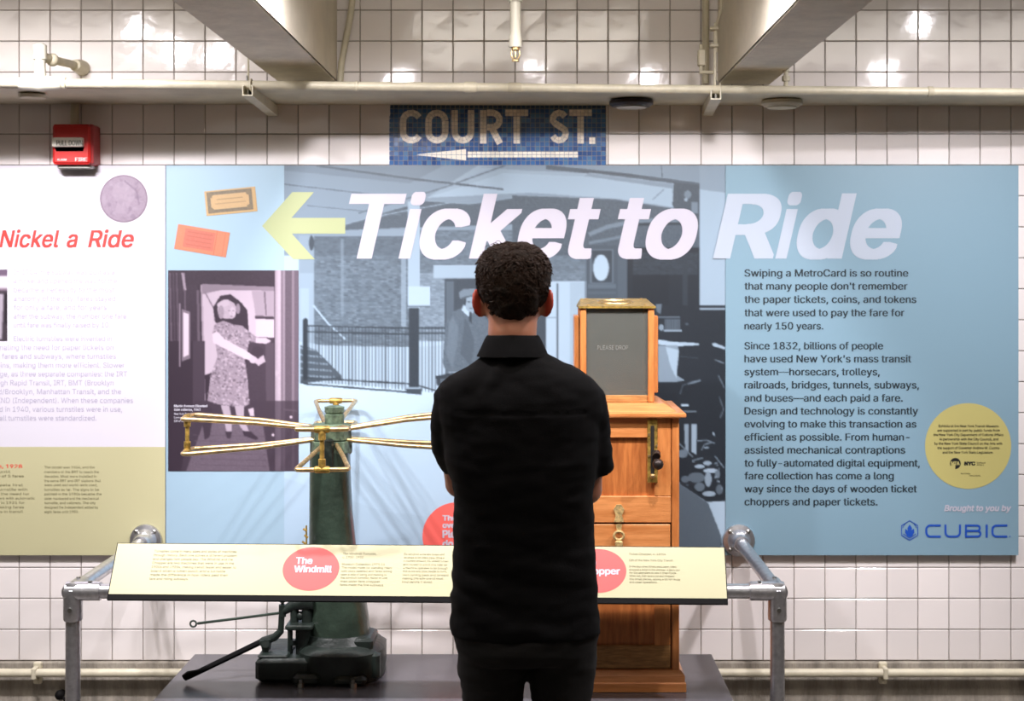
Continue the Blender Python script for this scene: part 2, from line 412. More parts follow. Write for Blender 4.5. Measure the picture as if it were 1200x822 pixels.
# cut tiles left and right of / around the mosaic panel
g = G()
def cut(xa, za, xb, zb):
    if xb-xa > .004 and zb-za > .004: g.box((xa+.0014, 0, za+.0014), (xb-.0014, .0085, zb-.0014))
jx = lambda x: XL0+math.floor((x-XL0)/P)*P
zr = [ZB+k*P for k in range(14, 20)]
for za in zr:
    if za+P < MOS[1]-.12-P/2 or za+P/2 > MOS[3]+.02+P: continue
    cz = za+P/2
    if not (MOS[1]-.12 < cz < MOS[3]+.02): continue
    a = jx(MOS[0]); 
    xs = sorted(set([XL0+i*P for i in range(-26, 36)]))
    for x in xs:
        c = x+P/2
        if MOS[0]-.02 < c < MOS[2]+.02:
            if x < MOS[0] < x+P: cut(x, za, MOS[0], za+P)
            elif x < MOS[2] < x+P: cut(MOS[2], za, x+P, za+P)
            if za+P > MOS[3]+.004: cut(max(x, MOS[0]), max(za, MOS[3]), min(x+P, MOS[2]), za+P)
if g.v: stuff(g.make('cut_tile', M['tile'], wall, None))
struct(G().box((-4.2, -8, -.1), (4.2, .2, 0)).make('floor', M['floor'], smooth=None))
struct(G().box((-4.2, -8, 3.0), (4.2, .2, 3.1)).make('ceiling', M['plaster'], smooth=None))
struct(G().box((-4.3, -8, 0), (-4.2, .2, 3.0)).make('wall_left', M['plaster'], smooth=None))
struct(G().box((4.2, -8, 0), (4.3, .2, 3.0)).make('wall_right', M['plaster'], smooth=None))
struct(G().box((-4.2, -8.1, 0), (4.2, -8, 3.0)).make('wall_front', M['plaster'], smooth=None))
struct(G().bbox((-4.2, -.012, 0), (4.2, .01, ZB-.002), .004).make('baseboard_back', M['concrete'], smooth=None))
# two ceiling beams running out from the wall
for (xa, xb, k) in ((X(326), X(395), 0), (X(841), X(903), 1)):
    zb = Z(94.5 if k == 0 else 97)
    b = G().add([(xa, 0, zb), (xb, 0, zb), (xb, -7.9, zb), (xa, -7.9, zb), (xa, 0, 3), (xb, 0, 3), (xb, -7.9, 3), (xa, -7.9, 3)],
                [(0, 1, 5, 4), (1, 2, 6, 5), (2, 3, 7, 6), (3, 0, 4, 7), (4, 5, 6, 7)]).make('trim_%d' % (k+1), M['beam'], smooth=None, recalc=False)
    struct(b)
    G().box((xa+.004, -7.9, zb-.006), (xb-.004, -.001, zb-.0005)).make('soffit', M['beamunder'], b, None)

# ================================================================ MOSAIC STATION SIGN
ms = thing('mosaic_sign', 'blue mosaic sign set in the tiled wall with cream COURT ST. lettering and arrow', 'sign', (X(583), 0, Z(157)))
G().box((MOS[0], .001, MOS[1]-.03), (MOS[2], .0085, MOS[3])).make('backing', mat('mosaic_grout', (150, 140, 125), .9), ms, None)
def tess(g, cols, quad, y, col):
    n = len(g.v); c = Vector((sum(q[0] for q in quad)/4, sum(q[1] for q in quad)/4))
    t = (random.uniform(-.00016, .00016), random.uniform(-.00016, .00016))
    top = [(q[0], y+t[0]*(1 if i in (0, 3) else -1)+t[1]*(1 if i < 2 else -1), q[1]) for i, q in enumerate(quad)]
    g.add([(q[0], .002, q[1]) for q in quad]+top, [(4, 5, 6, 7), (0, 1, 5, 4), (1, 2, 6, 5), (2, 3, 7, 6), (3, 0, 4, 7)])
    cols += [col]*8
def color_obj(g, cols, name, m, parent):
    o = g.make(name, m, parent, None); a = o.data.color_attributes.new('print', 'FLOAT_COLOR', 'POINT')
    a.data.foreach_set('color', np.array([lin4(c) for c in cols], np.float32).ravel()); return o
# letter strokes (px) -> centre paths
LW = 7.6
SW = []
def st(*pts): SW.append(list(pts))
def arcs(cx, cy, rx, ry, a0, a1, n=16): return arc(cx, cy, rx, ry, a0, a1, n)
T0, T1 = 132.3, 164.7
def letC(a, b): SW.append(arcs((a+b)/2, T0+9.5, (b-a)/2-3.8, 9.5, -25, -180, 10)+arcs((a+b)/2, T1-9.5, (b-a)/2-3.8, 9.5, 180, 25, 10))
letC(468.5, 496)
SW.append(arcs(512, T0+9.5, 9.8, 9.5, 0, -180, 12)+arcs(512, T1-9.5, 9.8, 9.5, 180, 0, 12)+[(521.8, T0+9.5)])
SW.append([(532.8, 129)]+arcs(542.4, T1-9.7, 9.6, 9.7, 180, 0, 12)+[(552, 129)])
st((566.3, 129), (566.3, 168.5)); SW.append([(570.5, T0)]+arcs(577, T0+8.5, 8.5, 8.5, -90, 90, 10)+[(570.5, T0+17)]); st((576, T0+17.5), (586, 168.5))
st((592, T0), (619, T0)); st((605.5, 136.5), (605.5, 168.5))
SW.append(arcs(655.2, T0+8, 7.6, 8, -25, -90, 5)+arcs(655.2, T0+8, 7.6, 8, -90, -200, 8)+arcs(655.2, T1-8.3, 7.8, 8.3, -30, 90, 8)+arcs(655.2, T1-8.3, 7.8, 8.3, 90, 160, 5))
st((667, T0), (693.7, T0)); st((680.3, 136.5), (680.3, 168.5)); st((690.2, 165), (697.6, 165))
def resample(p, step):
    out = [Vector(p[0])]; acc = 0
    L = sum((Vector(b)-Vector(a)).length for a, b in zip(p[:-1], p[1:])); n = max(1, int(round(L/step))); s = L/n
    want = s; run = 0
    for a, b in zip(p[:-1], p[1:]):
        a, b = Vector(a), Vector(b); l = (b-a).length
        while l > 0 and run+l >= want-1e-6 and len(out) < n+1:
            out.append(a+(b-a)*((want-run)/l)); want += s
        run += l
    return out
g = G(); cols = []
m0 = wallM(0)
def w2(p): q = m0(p[0], p[1]); return (q[0], q[2])
for p in SW:
    q = resample(p, 4.6); n = len(q)
    nr = []
    for i in range(n):
        t = (q[min(i+1, n-1)]-q[max(i-1, 0)]).normalized(); nr.append(Vector((-t.y, t.x)))
    for i in range(n-1):
        for lo, hi in ((-LW/2, -.12), (.12, LW/2)):
            e = .12/max(.5, (q[i+1]-q[i]).length)
            a, b = q[i].lerp(q[i+1], e), q[i].lerp(q[i+1], 1-e)
            quad = [w2(a+nr[i]*hi), w2(b+nr[i+1]*hi), w2(b+nr[i+1]*lo), w2(a+nr[i]*lo)]
            v = random.uniform(.92, 1.04); tess(g, cols, quad, -.0018, [min(255, c*v) for c in (244, 235, 222)])
# arrow tesserae
xx = 548
while xx < 677:
    for a, b in ((178, 181), (181.5, 184.7)):
        v = random.uniform(.94, 1.03); tess(g, cols, [w2((xx, b)), w2((xx+5, b)), w2((xx+5, a)), w2((xx, a))], -.0018, [min(255, c*v) for c in (246, 240, 228)])
    xx += 5.4
for i in range(10):
    xa, xb = 489+i*5.75, 489+(i+1)*5.75-.4; ha, hb = .4+i*.63, .4+(i+1)*.63
    for s in (-1, 1):
        quad = [w2((xa, 181.5+(ha if s > 0 else -.2))), w2((xb, 181.5+(hb if s > 0 else -.2))), w2((xb, 181.5+(.2 if s > 0 else -hb))), w2((xa, 181.5+(.2 if s > 0 else -ha)))]
        tess(g, cols, quad, -.0018, (246, 240, 228))
stuff(color_obj(g, cols, 'letter_tesserae', M['mosaicb'], ms))['label'] = 'cream lettering COURT ST. and arrow pointing left'
g = G(); cols = []; NC = 46; pit = (MOS[2]-MOS[0])/NC; nr_ = int((MOS[3]-MOS[1]+.02)/pit)+1
for i in range(NC):
    for j in range(nr_):
        xa = MOS[0]+i*pit+.0008; xb = xa+pit-.0016; zb = MOS[3]-j*pit-.0008; za = zb-pit+.0016
        base = random.choice([(56, 98, 152), (48, 86, 140), (66, 110, 162), (52, 92, 150), (40, 74, 128), (78, 118, 160)])
        if j == 0: base = random.choice([(60, 82, 108), (52, 72, 100)])  # top row darkened: the overhead shadow is put into its blue
        tess(g, cols, [(xa, za), (xb, za), (xb, zb), (xa, zb)], -.0002, base)
stuff(color_obj(g, cols, 'blue_tesserae', M['mosaicb'], ms))['label'] = 'small square blue glazed tesserae'

# ================================================================ DISPLAY BOARDS
BY = -.022
# --- left white board
b1 = thing('display_board', 'white display board at far left with a coin picture and yellow green footer', 'board', (X(40), 0, Z(420)))
G().box((X(-150, D+BY), -.001, Z(651, D+BY)), (X(193.6, D+BY), BY, Z(194, D+BY))).make('panel', M['bwhite'], b1, None)
G().box((X(-150, D+BY), BY, Z(651, D+BY)), (X(193.6, D+BY), BY-.0004, Z(524, D+BY))).make('footer_print', M['byel'], b1, None)
wm = wallM(BY-.0009)
c = Canvas(116, 204, 174, 262, (212, 209, 220))
c.ell(145, 233, 28.3, 28.3, (152, 128, 150)); c.ell(145, 233, 26.6, 26.6, (188, 168, 190), nz=16)
for k in range(60):
    a = random.uniform(0, 360); r = random.uniform(2, 24); x, y = 145+r*math.cos(R(a)), 233+r*math.sin(R(a))
    c.ell(x, y, random.uniform(1, 4), random.uniform(1, 3), random.choice([(206, 190, 210), (150, 130, 156), (170, 150, 172)]), .5, rot=a)
c.poly([(134, 216), (148, 211), (157, 220), (158, 232), (152, 240), (150, 250), (134, 250), (138, 238), (131, 228)], (206, 188, 208), .5)
c.line([(146, 212), (160, 224), (163, 240)], 1.6, (140, 118, 146), .7); c.blur(1); c.a *= .76
# circular cut of the coin print
def disc_print(cv, name, par, y, cx, cy, r):
    g = G(); n = 40; m = 26; cols = []; vs = []; fs = []
    vs.append((cx, cy)); 
    for i in range(1, m+1):
        for k in range(n*2): vs.append((cx+r*i/m*math.cos(math.pi*k/n), cy+r*i/m*math.sin(math.pi*k/n)))
    N = n*2
    for k in range(N): fs.append((0, 1+(k+1) % N, 1+k))
    for i in range(m-1):
        for k in range(N):
            a = 1+i*N; b = a+N; fs.append((a+k, a+(k+1) % N, b+(k+1) % N, b+k))
    for x, z in vs:
        iy = int(np.clip((z-cv.y0)*cv.ss, 0, cv.h-1)); ix = int(np.clip((x-cv.x0)*cv.ss, 0, cv.w-1)); cols.append(tuple(np.clip(cv.a[iy, ix], 0, 255)))
    mm = wallM(y); g.add([mm(*p) for p in vs], [tuple(reversed(f)) for f in fs]); return color_obj(g, cols, name, M['print'], par)
disc_print(c, 'coin_print', b1, BY-.0006, 145, 233, 28)['label'] = 'round purple grey picture of a coin'
c = Canvas(-70, 316, 8.5, 400, (70, 60, 70))
c.rect(-70, 316, 8.5, 324, (120, 100, 125)); c.rect(-70, 324, 8.5, 338, (236, 232, 242)); c.rect(-70, 338, 8.5, 341, (150, 130, 150))
c.poly([(-20, 345), (4, 345), (2, 398), (-25, 398)], (190, 180, 196)); c.rect(5, 345, 8.5, 380, (40, 34, 42)); c.blur(2); c.a *= .85
c.grid('photo_print', M['print'], b1, BY-.0006, 1.5)['label'] = 'small black and white photograph cut by the left edge'
for s_, a_, b_ in (('A', -22, -6), ('Nickel', -1, 69.5), ('a', 78, 91.5), ('Ride', 103, 157)):
    g = G(); put_text(g, s_, a_, 290, b_, 20.5, wm, .018, .2, 6); g.make('word', M['inkr'], b1, None)['label'] = 'red italic headline word '+s_
g = G()
L = ['In 1904, the subway was built as a', 'a nickel and opened the way for the', 'became a necessity to the most', 'anatomy of the city: fares stayed', 'for only a fare, and for years', 'after the subway, the number one fare', 'until fare was finally raised by 10.',
     None, 'Electric turnstiles were invented in', 'eliminating the need for paper tickets on', 'sped fares and subways, where turnstiles', 'of coins, making them more efficient. Slower', 'change, as three separate companies: the IRT', 'through Rapid Transit, IRT, BMT (Brooklyn', 'Rapid/Brooklyn, Manhattan Transit, and the', 'and IND (Independent). When these companies', 'joined in 1940, various turnstiles were in use,', 'only all turnstiles were standardized.']
y = 322
EX = [134, 137, 134, 135, 125, 148, 129, 0, 131, 133, 136, 146, 149, 133, 142, 156, 143, 113]
for i, s in enumerate(L):
    if s: put_text(g, s, 16 if i < 9 else -18, y, EX[i], 6.2, wm, .004, 0, 2)
    y += 5.6 if s is None else 10.35
stuff(g.make('body_text', M['inkp'], b1, None))
g = G(); wm2 = wallM(BY-.0011)
put_text(g, 'Turnstile, 1928', -30, 549, 26, 4.4, wm2, .02, 0, 2); stuff(g.make('footer_heading', M['inkr'], b1, None))
g = G()
for i, it in enumerate([('in use until', 12), ('Purpose of 5 fares', 28), None, ('the streets first', 27), ('of this turnstile with', 32), ('created the need for', 34), ('passengers with automatic', 41), ('registers in 1921 for', 29), ('coins, making fares', 28), ('machines in transit', 27)]):
    if it: put_text(g, it[0], -22, 554.5+i*5.2, it[1], 3, wm2, .01, 0, 2)
for i, (s, e) in enumerate([('The model was 1904, and the', 111), ('members of the BRT to reach the', 116), ('decades. Most were installed in', 113), ('the same BRT and IRT stations that', 118), ('were used and world-wide used,', 114), ('turnstiles as far. The signs to be', 116), ('painted in the 1930s became the', 119), ('older numbered and the mechanical', 116), ('turnstile, and cabinets. The city', 112), ('designed the Independent added by', 115), ('eight fares until 1950.', 92)]):
    put_text(g, s, 52, 549.5+i*5.2, e, 3, wm2, .01, 0, 2)
stuff(g.make('footer_text', M['inko'], b1, None))

# --- centre board
b2 = thing('display_board', 'wide pale blue display board with station mural and large white Ticket to Ride headline', 'board', (X(520), 0, Z(420)))
G().box((X(194.6, D+BY), -.001, Z(651, D+BY)), (X(850, D+BY), BY, Z(194, D+BY))).make('panel', M['bblue'], b2, None)
LO, HI = np.array((25, 32, 40.)), np.array((178, 204, 226.))
def gv(v): return tuple(LO+(HI-LO)*v)
c = Canvas(333, 194, 850, 651, gv(.9))
def brick(xa, ya, xb, yb, v, dv=.1):
    c.rect(xa, ya, xb, yb, gv(v), nz=10); y = ya; k = 0
    while y < yb:
        x = xa-(2.5 if k % 2 else 0)
        while x < xb:
            t = v+random.uniform(-dv, dv); c.rect(max(x, xa)+.25, y+.3, min(x+4.6, xb), min(y+1.9, yb), gv(t), .8); x += 5
        y += 2.3; k += 1
c.rect(333, 194, 850, 300, gv(.6)); c.poly([(333, 194), (520, 194), (480, 215), (333, 200)], gv(.52)); c.poly([(560, 194), (700, 200), (640, 225), (500, 232)], gv(.72))
brick(368, 276, 480, 470, .42, .14); brick(491, 270, 700, 330, .42, .1); brick(491, 320, 522, 400, .55, .12)
c.rect(368, 276, 478, 300, gv(.3), .55); c.rect(333, 270, 475, 277, gv(.62))
c.poly([(403, 270), (405, 264), (455, 248), (499, 236), (550, 240), (600, 233), (700, 238), (700, 300), (640, 262), (475, 267)], gv(.3), nz=8)
brick(600, 250, 690, 330, .42, .1)
c.poly([(560, 196), (850, 196), (850, 214), (700, 203), (620, 200)], gv(.6)); c.poly([(590, 203), (690, 207), (788, 221), (789, 243), (721, 233), (620, 226), (500, 232)], gv(.78))
c.poly([(600, 229), (721, 234), (792, 245), (820, 258), (820, 300), (690, 300), (600, 300)], gv(.3), nz=14)
for pts, wd, v in (([(370, 194), (485, 210), (590, 222)], 2.2, .32), ([(592, 194), (520, 220), (420, 250)], 1.8, .42), ([(333, 216), (420, 226), (470, 232)], 1.2, .38), ([(360, 241), (470, 252)], 1, .42),
                   ([(405, 262), (470, 248), (560, 232)], 1.4, .62), ([(640, 196), (720, 204), (820, 217)], 5, .3), ([(690, 203), (800, 217)], 1.6, .66), ([(680, 200), (760, 207)], 1, .2), ([(775, 194), (776, 208)], 1.2, .35),
                   ([(765, 234), (778, 222)], .8, .4), ([(690, 275), (712, 266), (745, 259), (820, 257)], 5, .5), ([(690, 285), (712, 281), (735, 276), (735, 330)], 3.4, .46), ([(745, 263), (820, 262)], 3, .12)):
    c.line(pts, wd, gv(v))
c.poly([(790, 214), (820, 217), (820, 262), (800, 262), (788, 240)], gv(.25), nz=10); c.ell(806, 228, 4, 5, gv(.5)); c.rect(810, 237, 818, 250, gv(.5)); c.ell(804, 234, 2, 2, gv(.7))
c.rect(350, 276, 368, 320, gv(.66)); c.rect(350, 320, 368, 470, gv(.72)); c.rect(352, 338, 362, 400, gv(.78)); c.ell(365, 285, 3, 9, gv(.2)); c.rect(399, 280, 403, 372, gv(.6), .6)
c.rect(478, 236, 492, 362, gv(.78)); c.rect(470, 300, 476, 388, gv(.7), .7); c.rect(478, 336, 504, 359, gv(.86)); c.rect(478, 358.5, 504, 360, gv(.3))
c.rect(508, 311, 566, 326, gv(.76)); c.rect(521, 327, 640, 450, gv(.2), nz=6); c.rect(523, 330, 532, 440, gv(.34))
# foreground ground and building base behind the fence
c.poly([(350, 400), (380, 405), (480, 407), (522, 405), (522, 470), (350, 470)], gv(.84)); c.poly([(333, 448), (650, 462), (850, 600), (850, 651), (333, 651)], gv(.93))
c.poly([(333, 448), (420, 452), (560, 462), (640, 462), (640, 651), (333, 651)], gv(.95)); c.poly([(333, 560), (450, 600), (640, 620), (640, 651), (333, 651)], gv(.88), .5)
c.poly([(352, 405), (370, 410), (400, 440), (400, 446), (352, 447)], gv(.28)); 
for k in range(5): c.line([(352, 408+k*8), (372+k*6, 411+k*8)], 2, gv(.62))
c.line([(367, 358), (385, 380), (405, 398)], 2, gv(.85))
x = 362.0
while x < 522:                                         # fence bars
    if not 477 < x < 493: c.line([(x, 383), (x, 447+(x-360)*.09)], 1.25, gv(.24 if x < 477 else .3), .9)
    x += 3.9
for ya, yb, wd in ((382, 385, 1.6), (389, 392, 1.8), (443, 450, 1.8), (450, 460, 2.0)): c.line([(356, ya), (480, yb)], wd, gv(.14))
for ya, yb, wd in ((385, 385, 1.5), (391, 391, 1.5), (452, 462, 1.6)): c.line([(490, ya), (524, yb)], wd, gv(.16))
c.rect(355, 377, 361, 450, gv(.1)); c.ell(358, 376, 3, 3, gv(.1)); c.line([(352, 448), (400, 443)], 3, gv(.2))
c.rect(479, 361, 491, 455, gv(.14), nz=6); c.poly([(476, 455), (494, 455), (494, 463), (476, 461)], gv(.2)); c.rect(476, 454, 493, 456, gv(.7))
# man in a flat cap
c.poly([(541, 361), (530, 366), (523, 376), (520, 405), (519, 426), (524, 440), (545, 442), (575, 425), (573, 376), (562, 364)], gv(.36), nz=18)
c.poly([(531, 370), (526, 380), (523, 415), (530, 432), (536, 405), (537, 384)], gv(.46), .7, nz=12); c.poly([(545, 372), (550, 382), (556, 400), (552, 430), (540, 415)], gv(.27), .7)
c.poly([(543, 357), (541, 364), (549, 371), (555, 366)], gv(.85)); c.poly([(550, 366), (553, 366), (553, 380), (550, 376)], gv(.12)); c.ell(552, 356, 7, 10, gv(.66)); c.ell(549.5, 354, 1.3, 1, gv(.25)); c.ell(554.5, 354.5, 1.3, 1, gv(.25)); c.line([(550, 361.5), (555, 361.8)], .9, gv(.3)); c.poly([(545, 349), (547, 346), (546, 358), (544, 356)], gv(.15))
c.poly([(539, 350), (538, 343), (543, 339), (556, 338.5), (562, 342), (562, 348), (552, 347), (543, 351)], gv(.5)); c.line([(541, 350), (552, 347), (561, 349)], 1.6, gv(.22))
c.poly([(526, 436), (560, 436), (575, 444), (560, 446), (528, 446)], gv(.7)); c.poly([(511, 441), (530, 437), (548, 441), (548, 452), (512, 452)], gv(.14)); c.rect(516, 444, 545, 449, gv(.34))
# right of the visitor's head: pale pillar, frame with oval, dark booth
c.rect(640, 326, 686, 470, gv(.84)); brick(640, 318, 686, 330, .45, .1); c.rect(668, 331, 686, 460, gv(.76)); c.rect(652.3, 332, 654, 470, gv(.3)); c.rect(640, 372, 653, 373, gv(.6)); c.line([(686, 300), (686, 470)], 1.4, gv(.4))
c.rect(687, 288, 725, 480, gv(.26)); c.rect(691, 292, 719, 332, gv(.38)); c.rect(694, 294, 717, 331, gv(.16)); c.ell(704.3, 314, 10, 16, gv(.42)); c.ell(704.3, 314, 9, 15, gv(.86)); c.rect(689, 333, 722, 338, gv(.36)); c.rect(689, 342, 722, 345, gv(.3))
c.rect(724, 290, 735, 480, gv(.3)); c.rect(735, 290, 820, 600, gv(.05)); brick(742, 296, 818, 322, .13, .05); c.rect(742, 322, 784, 360, gv(.03)); c.rect(800, 296, 806, 600, gv(.12)); c.rect(820, 194, 850, 358, gv(.8)); c.poly([(820, 194), (850, 194), (850, 226), (820, 222)], gv(.55), .6)
c.rect(735, 358, 850, 590, gv(.05), nz=4); c.rect(820, 361, 850, 363.5, gv(.7)); c.rect(770, 371, 797, 373, gv(.35)); c.rect(779, 374, 797, 387, gv(.33)); c.rect(778, 386.5, 799, 389, gv(.6))
for k in range(6): c.line([(781+k*2.8, 375), (781+k*2.8, 386)], .8, gv(.2))
c.ell(775, 384, 3, 4, gv(.6)); c.poly([(768, 357), (776, 356), (774, 368), (770, 366)], gv(.4)); c.ell(805, 380, 2, 1.5, gv(.3))
c.poly([(771, 398), (790, 401), (819, 402.5), (819, 405), (795, 406), (771, 404)], gv(.85)); c.poly([(771, 405), (794, 405), (796, 412), (793, 440), (803, 446), (793, 448), (771, 448)], gv(.62)); c.poly([(780, 407), (786, 430), (793, 444), (795, 410)], gv(.82))
c.poly([(834, 403), (838, 402), (850, 407), (850, 410), (836, 406)], gv(.8)); c.line([(838, 422), (849, 426)], 1.4, gv(.5)); c.line([(797, 418), (818, 420)], 1, gv(.2)); c.line([(806, 450), (821, 446)], 2.4, gv(.5)); c.line([(797, 462), (800, 452), (812, 447)], 1.2, gv(.3))
c.rect(798, 473.5, 807, 476.5, gv(.85)); c.rect(797, 481.5, 816, 483.5, gv(.55)); c.poly([(802, 497), (807, 497), (807, 530), (803, 528)], gv(.7)); c.poly([(810, 497), (816.5, 497), (816, 533), (810, 530)], gv(.78)); 
for p in ([(817, 517), (828, 516), (838, 520)], [(822, 528), (826, 521), (834, 519)], [(838, 535), (849, 549)], [(811, 540), (824, 537)], [(796, 520), (812, 536)]): c.line(p, 1.6, gv(.5))
for (x, y, a, b, v) in ((800, 532, 6, 5, .5), (829, 543, 5, 2.5, .75), (820, 547, 6, 2.5, .8), (833, 552, 9, 2.6, .85), (816, 560, 10, 6, .4), (830, 562, 4, 9, .7), (831, 579, 8, 3, .8), (820, 571, 6, 5, .45), (843, 574, 4, 6, .4), (841, 556, 3, 5, .5), (803, 562, 5, 4, .4)): c.ell(x, y, a, b, gv(v))
for k in range(14): c.ell(random.uniform(798, 848), random.uniform(500, 585), random.uniform(1, 3), random.uniform(.6, 1.5), gv(random.uniform(.25, .75)), rot=random.uniform(0, 180))
c.line([(842, 440), (849, 455)], 1.5, gv(.4)); c.line([(843, 465), (848, 480), (844, 490)], 1.4, gv(.35))
c.poly([(770, 556), (797, 566), (829, 588), (850, 587), (850, 651), (770, 651)], gv(.95)); c.poly([(770, 556), (797, 568), (830, 590), (845, 628), (846, 640), (833, 651), (770, 651)], gv(.4), nz=3); c.line([(797, 566), (829, 587), (850, 586)], 3, gv(.08))
c.blur(1)
c.grid('mural_print', M['print'], b2, BY-.0005, 1.2)['label'] = 'blue toned photograph of a station yard with fence and man in cap'
# --- small photograph
LO, HI = np.array((40, 30, 42.)), np.array((206, 192, 208.))
c = Canvas(197, 317, 350, 552.5, gv(.05))
c.rect(197, 317, 350, 334, gv(.08), nz=8); c.rect(197, 334, 232, 552, gv(.1), nz=6); c.rect(197, 400, 226, 552, gv(.06))
for x, v in ((199, .4), (203, .2), (207, .3), (211, .12), (216, .35)): c.line([(x, 320), (x+2, 400)], 1.6, gv(v), .8)
c.poly([(213, 362), (223, 366), (223, 420), (213, 424)], gv(.45)); c.poly([(215, 366), (221, 368), (221, 416), (215, 419)], gv(.95)); c.line([(211, 356), (211, 430)], 1.5, gv(.5)); c.line([(214, 320), (217, 340)], 3, gv(.6))
c.poly([(237, 333), (322, 336), (322, 408), (240, 440)], gv(.82)); c.poly([(237, 333), (322, 336), (322, 341), (260, 340), (237, 345)], gv(.5)); c.line([(236, 334), (240, 470)], 2, gv(.62)); c.line([(232, 340), (234, 470)], 3, gv(.3))
c.poly([(295, 341), (321, 341), (321, 372), (300, 372)], gv(.66)); c.line([(310, 342), (312, 370)], 1.4, gv(.3)); c.line([(299, 372), (321, 373)], 3.4, gv(.12)); c.rect(300, 375, 321, 402, gv(.9)); c.line([(240, 342), (256, 372)], 1.5, gv(.45)); c.rect(226, 400, 240, 500, gv(.14))
c.poly([(290, 395), (322, 396), (322, 560), (288, 560)], gv(.13), nz=6); c.poly([(311, 402), (322, 402), (322, 552), (313, 552)], gv(.22)); 
c.poly([(228, 470), (322, 470), (322, 553), (212, 553)], gv(.12)); c.poly([(240, 492), (308, 495), (316, 553), (218, 553)], gv(.33), nz=12)
for k in range(7): c.line([(226+k*2, 510+k*7), (312, 512+k*7)], .7, gv(.24))
c.poly([(250, 360), (258, 347), (270, 345), (282, 354), (290, 364), (292, 392), (284, 395), (252, 378)], gv(.06)); c.ell(266, 363, 11, 11, gv(.74), nz=14); c.ell(271, 366.5, 5.6, 7.6, gv(.74)); c.ell(272.5, 366, 3.6, 6, gv(.82)); c.ell(268.8, 364.5, 1.3, .5, gv(.42)); c.ell(273.6, 364.6, 1.2, .5, gv(.42)); c.line([(271.6, 365), (272, 368.4)], .7, gv(.62)); c.ell(271.6, 371, 1.7, .55, gv(.42)); c.ell(262, 356, 8, 4, gv(.8), rot=-20); c.ell(259, 366, 3.4, 8, gv(.6), nz=14); c.ell(279, 362, 2.6, 6, gv(.55), nz=14)
dress = [(252, 380), (262, 376), (272, 380), (284, 382), (296, 392), (303, 396), (302, 402), (292, 400), (290, 412), (287, 422), (291, 450), (292, 474), (284, 478), (270, 476), (256, 474), (243, 470), (247, 440), (255, 418), (252, 400), (249, 390)]
c.poly(dress, gv(.6), nz=20)
for k in range(420):
    x, y = random.uniform(244, 296), random.uniform(380, 476)
    pp = np.array(dress); ins = False
    for i in range(len(pp)):
        (xa, ya), (xb, yb) = pp[i], pp[(i+1) % len(pp)]
        if (ya > y) != (yb > y) and x < (xb-xa)*(y-ya)/(yb-ya)+xa: ins = not ins
    if ins: c.ell(x, y, random.uniform(.7, 1.9), random.uniform(.6, 1.4), gv(random.choice([.3, .4, .85, .78])), .75, rot=random.uniform(0, 180))
c.poly([(249, 392), (254, 388), (264, 398), (288, 411), (298, 418), (296, 424), (286, 420), (262, 408), (250, 402)], gv(.92)); c.ell(297, 422, 5, 4, gv(.85)); c.poly([(300, 396), (312, 396), (318, 400), (312, 403), (300, 402)], gv(.86)); c.ell(302, 412, 7, 6, gv(.1)); c.poly([(298, 424), (309, 416), (311, 424), (303, 429)], gv(.8))
c.poly([(259, 475), (269, 476), (272, 495), (271, 510), (266, 510), (263, 492)], gv(.74)); c.poly([(275, 476), (286, 476), (286, 492), (293, 508), (288, 510), (279, 496)], gv(.74)); c.poly([(264, 506), (272, 506), (270, 514), (266, 514)], gv(.1)); c.poly([(284, 505), (294, 506), (303, 514), (300, 516), (286, 511)], gv(.08)); c.poly([(244, 474), (250, 482), (246, 512), (240, 516), (236, 490)], gv(.1)); c.poly([(291, 480), (297, 478), (298, 488), (293, 488)], gv(.85))
for xa, xb, v in ((322.5, 325, .7), (325, 329, .8), (329, 332, .45), (332, 334, .6), (334, 342, .3), (342, 345, .5), (345, 350, .34)): c.rect(xa, 317, xb, 553, gv(v), nz=8)
c.rect(322, 470, 350, 553, gv(.1), .72); c.line([(322, 317), (322, 553)], 1.4, gv(.1)); c.ell(341, 489, 1.6, 1.6, gv(.9)); c.ell(320, 510, 1.5, 2, gv(.9)); c.ell(324, 438, 1, 4, gv(.8)); c.line([(332, 480), (349, 482)], 1, gv(.3)); c.blur(1)
c.grid('photo_print', M['print'], b2, BY-.0016, .9)['label'] = 'black and white photograph of a woman in a floral dress at a gate'
g = G(); wm = wallM(BY-.0026)
put_text(g, 'Myrtle Avenue Elevated', 204, 477.5, 243, 3.2, wm, .03, 0, 2); put_text(g, 'Gate collector, 1943', 204, 482, 235, 3.2, wm, .03, 0, 2)
for i, s in enumerate(['New York Transit Museum', 'Lonto Collection', 'Gift of the city']): put_text(g, s, 204, 486.5+i*4.2, (236, 228, 222)[i], 2.7, wm, .01, 0, 2)
stuff(g.make('caption', M['inkw'], b2, None))['label'] = 'small white caption on the photograph'
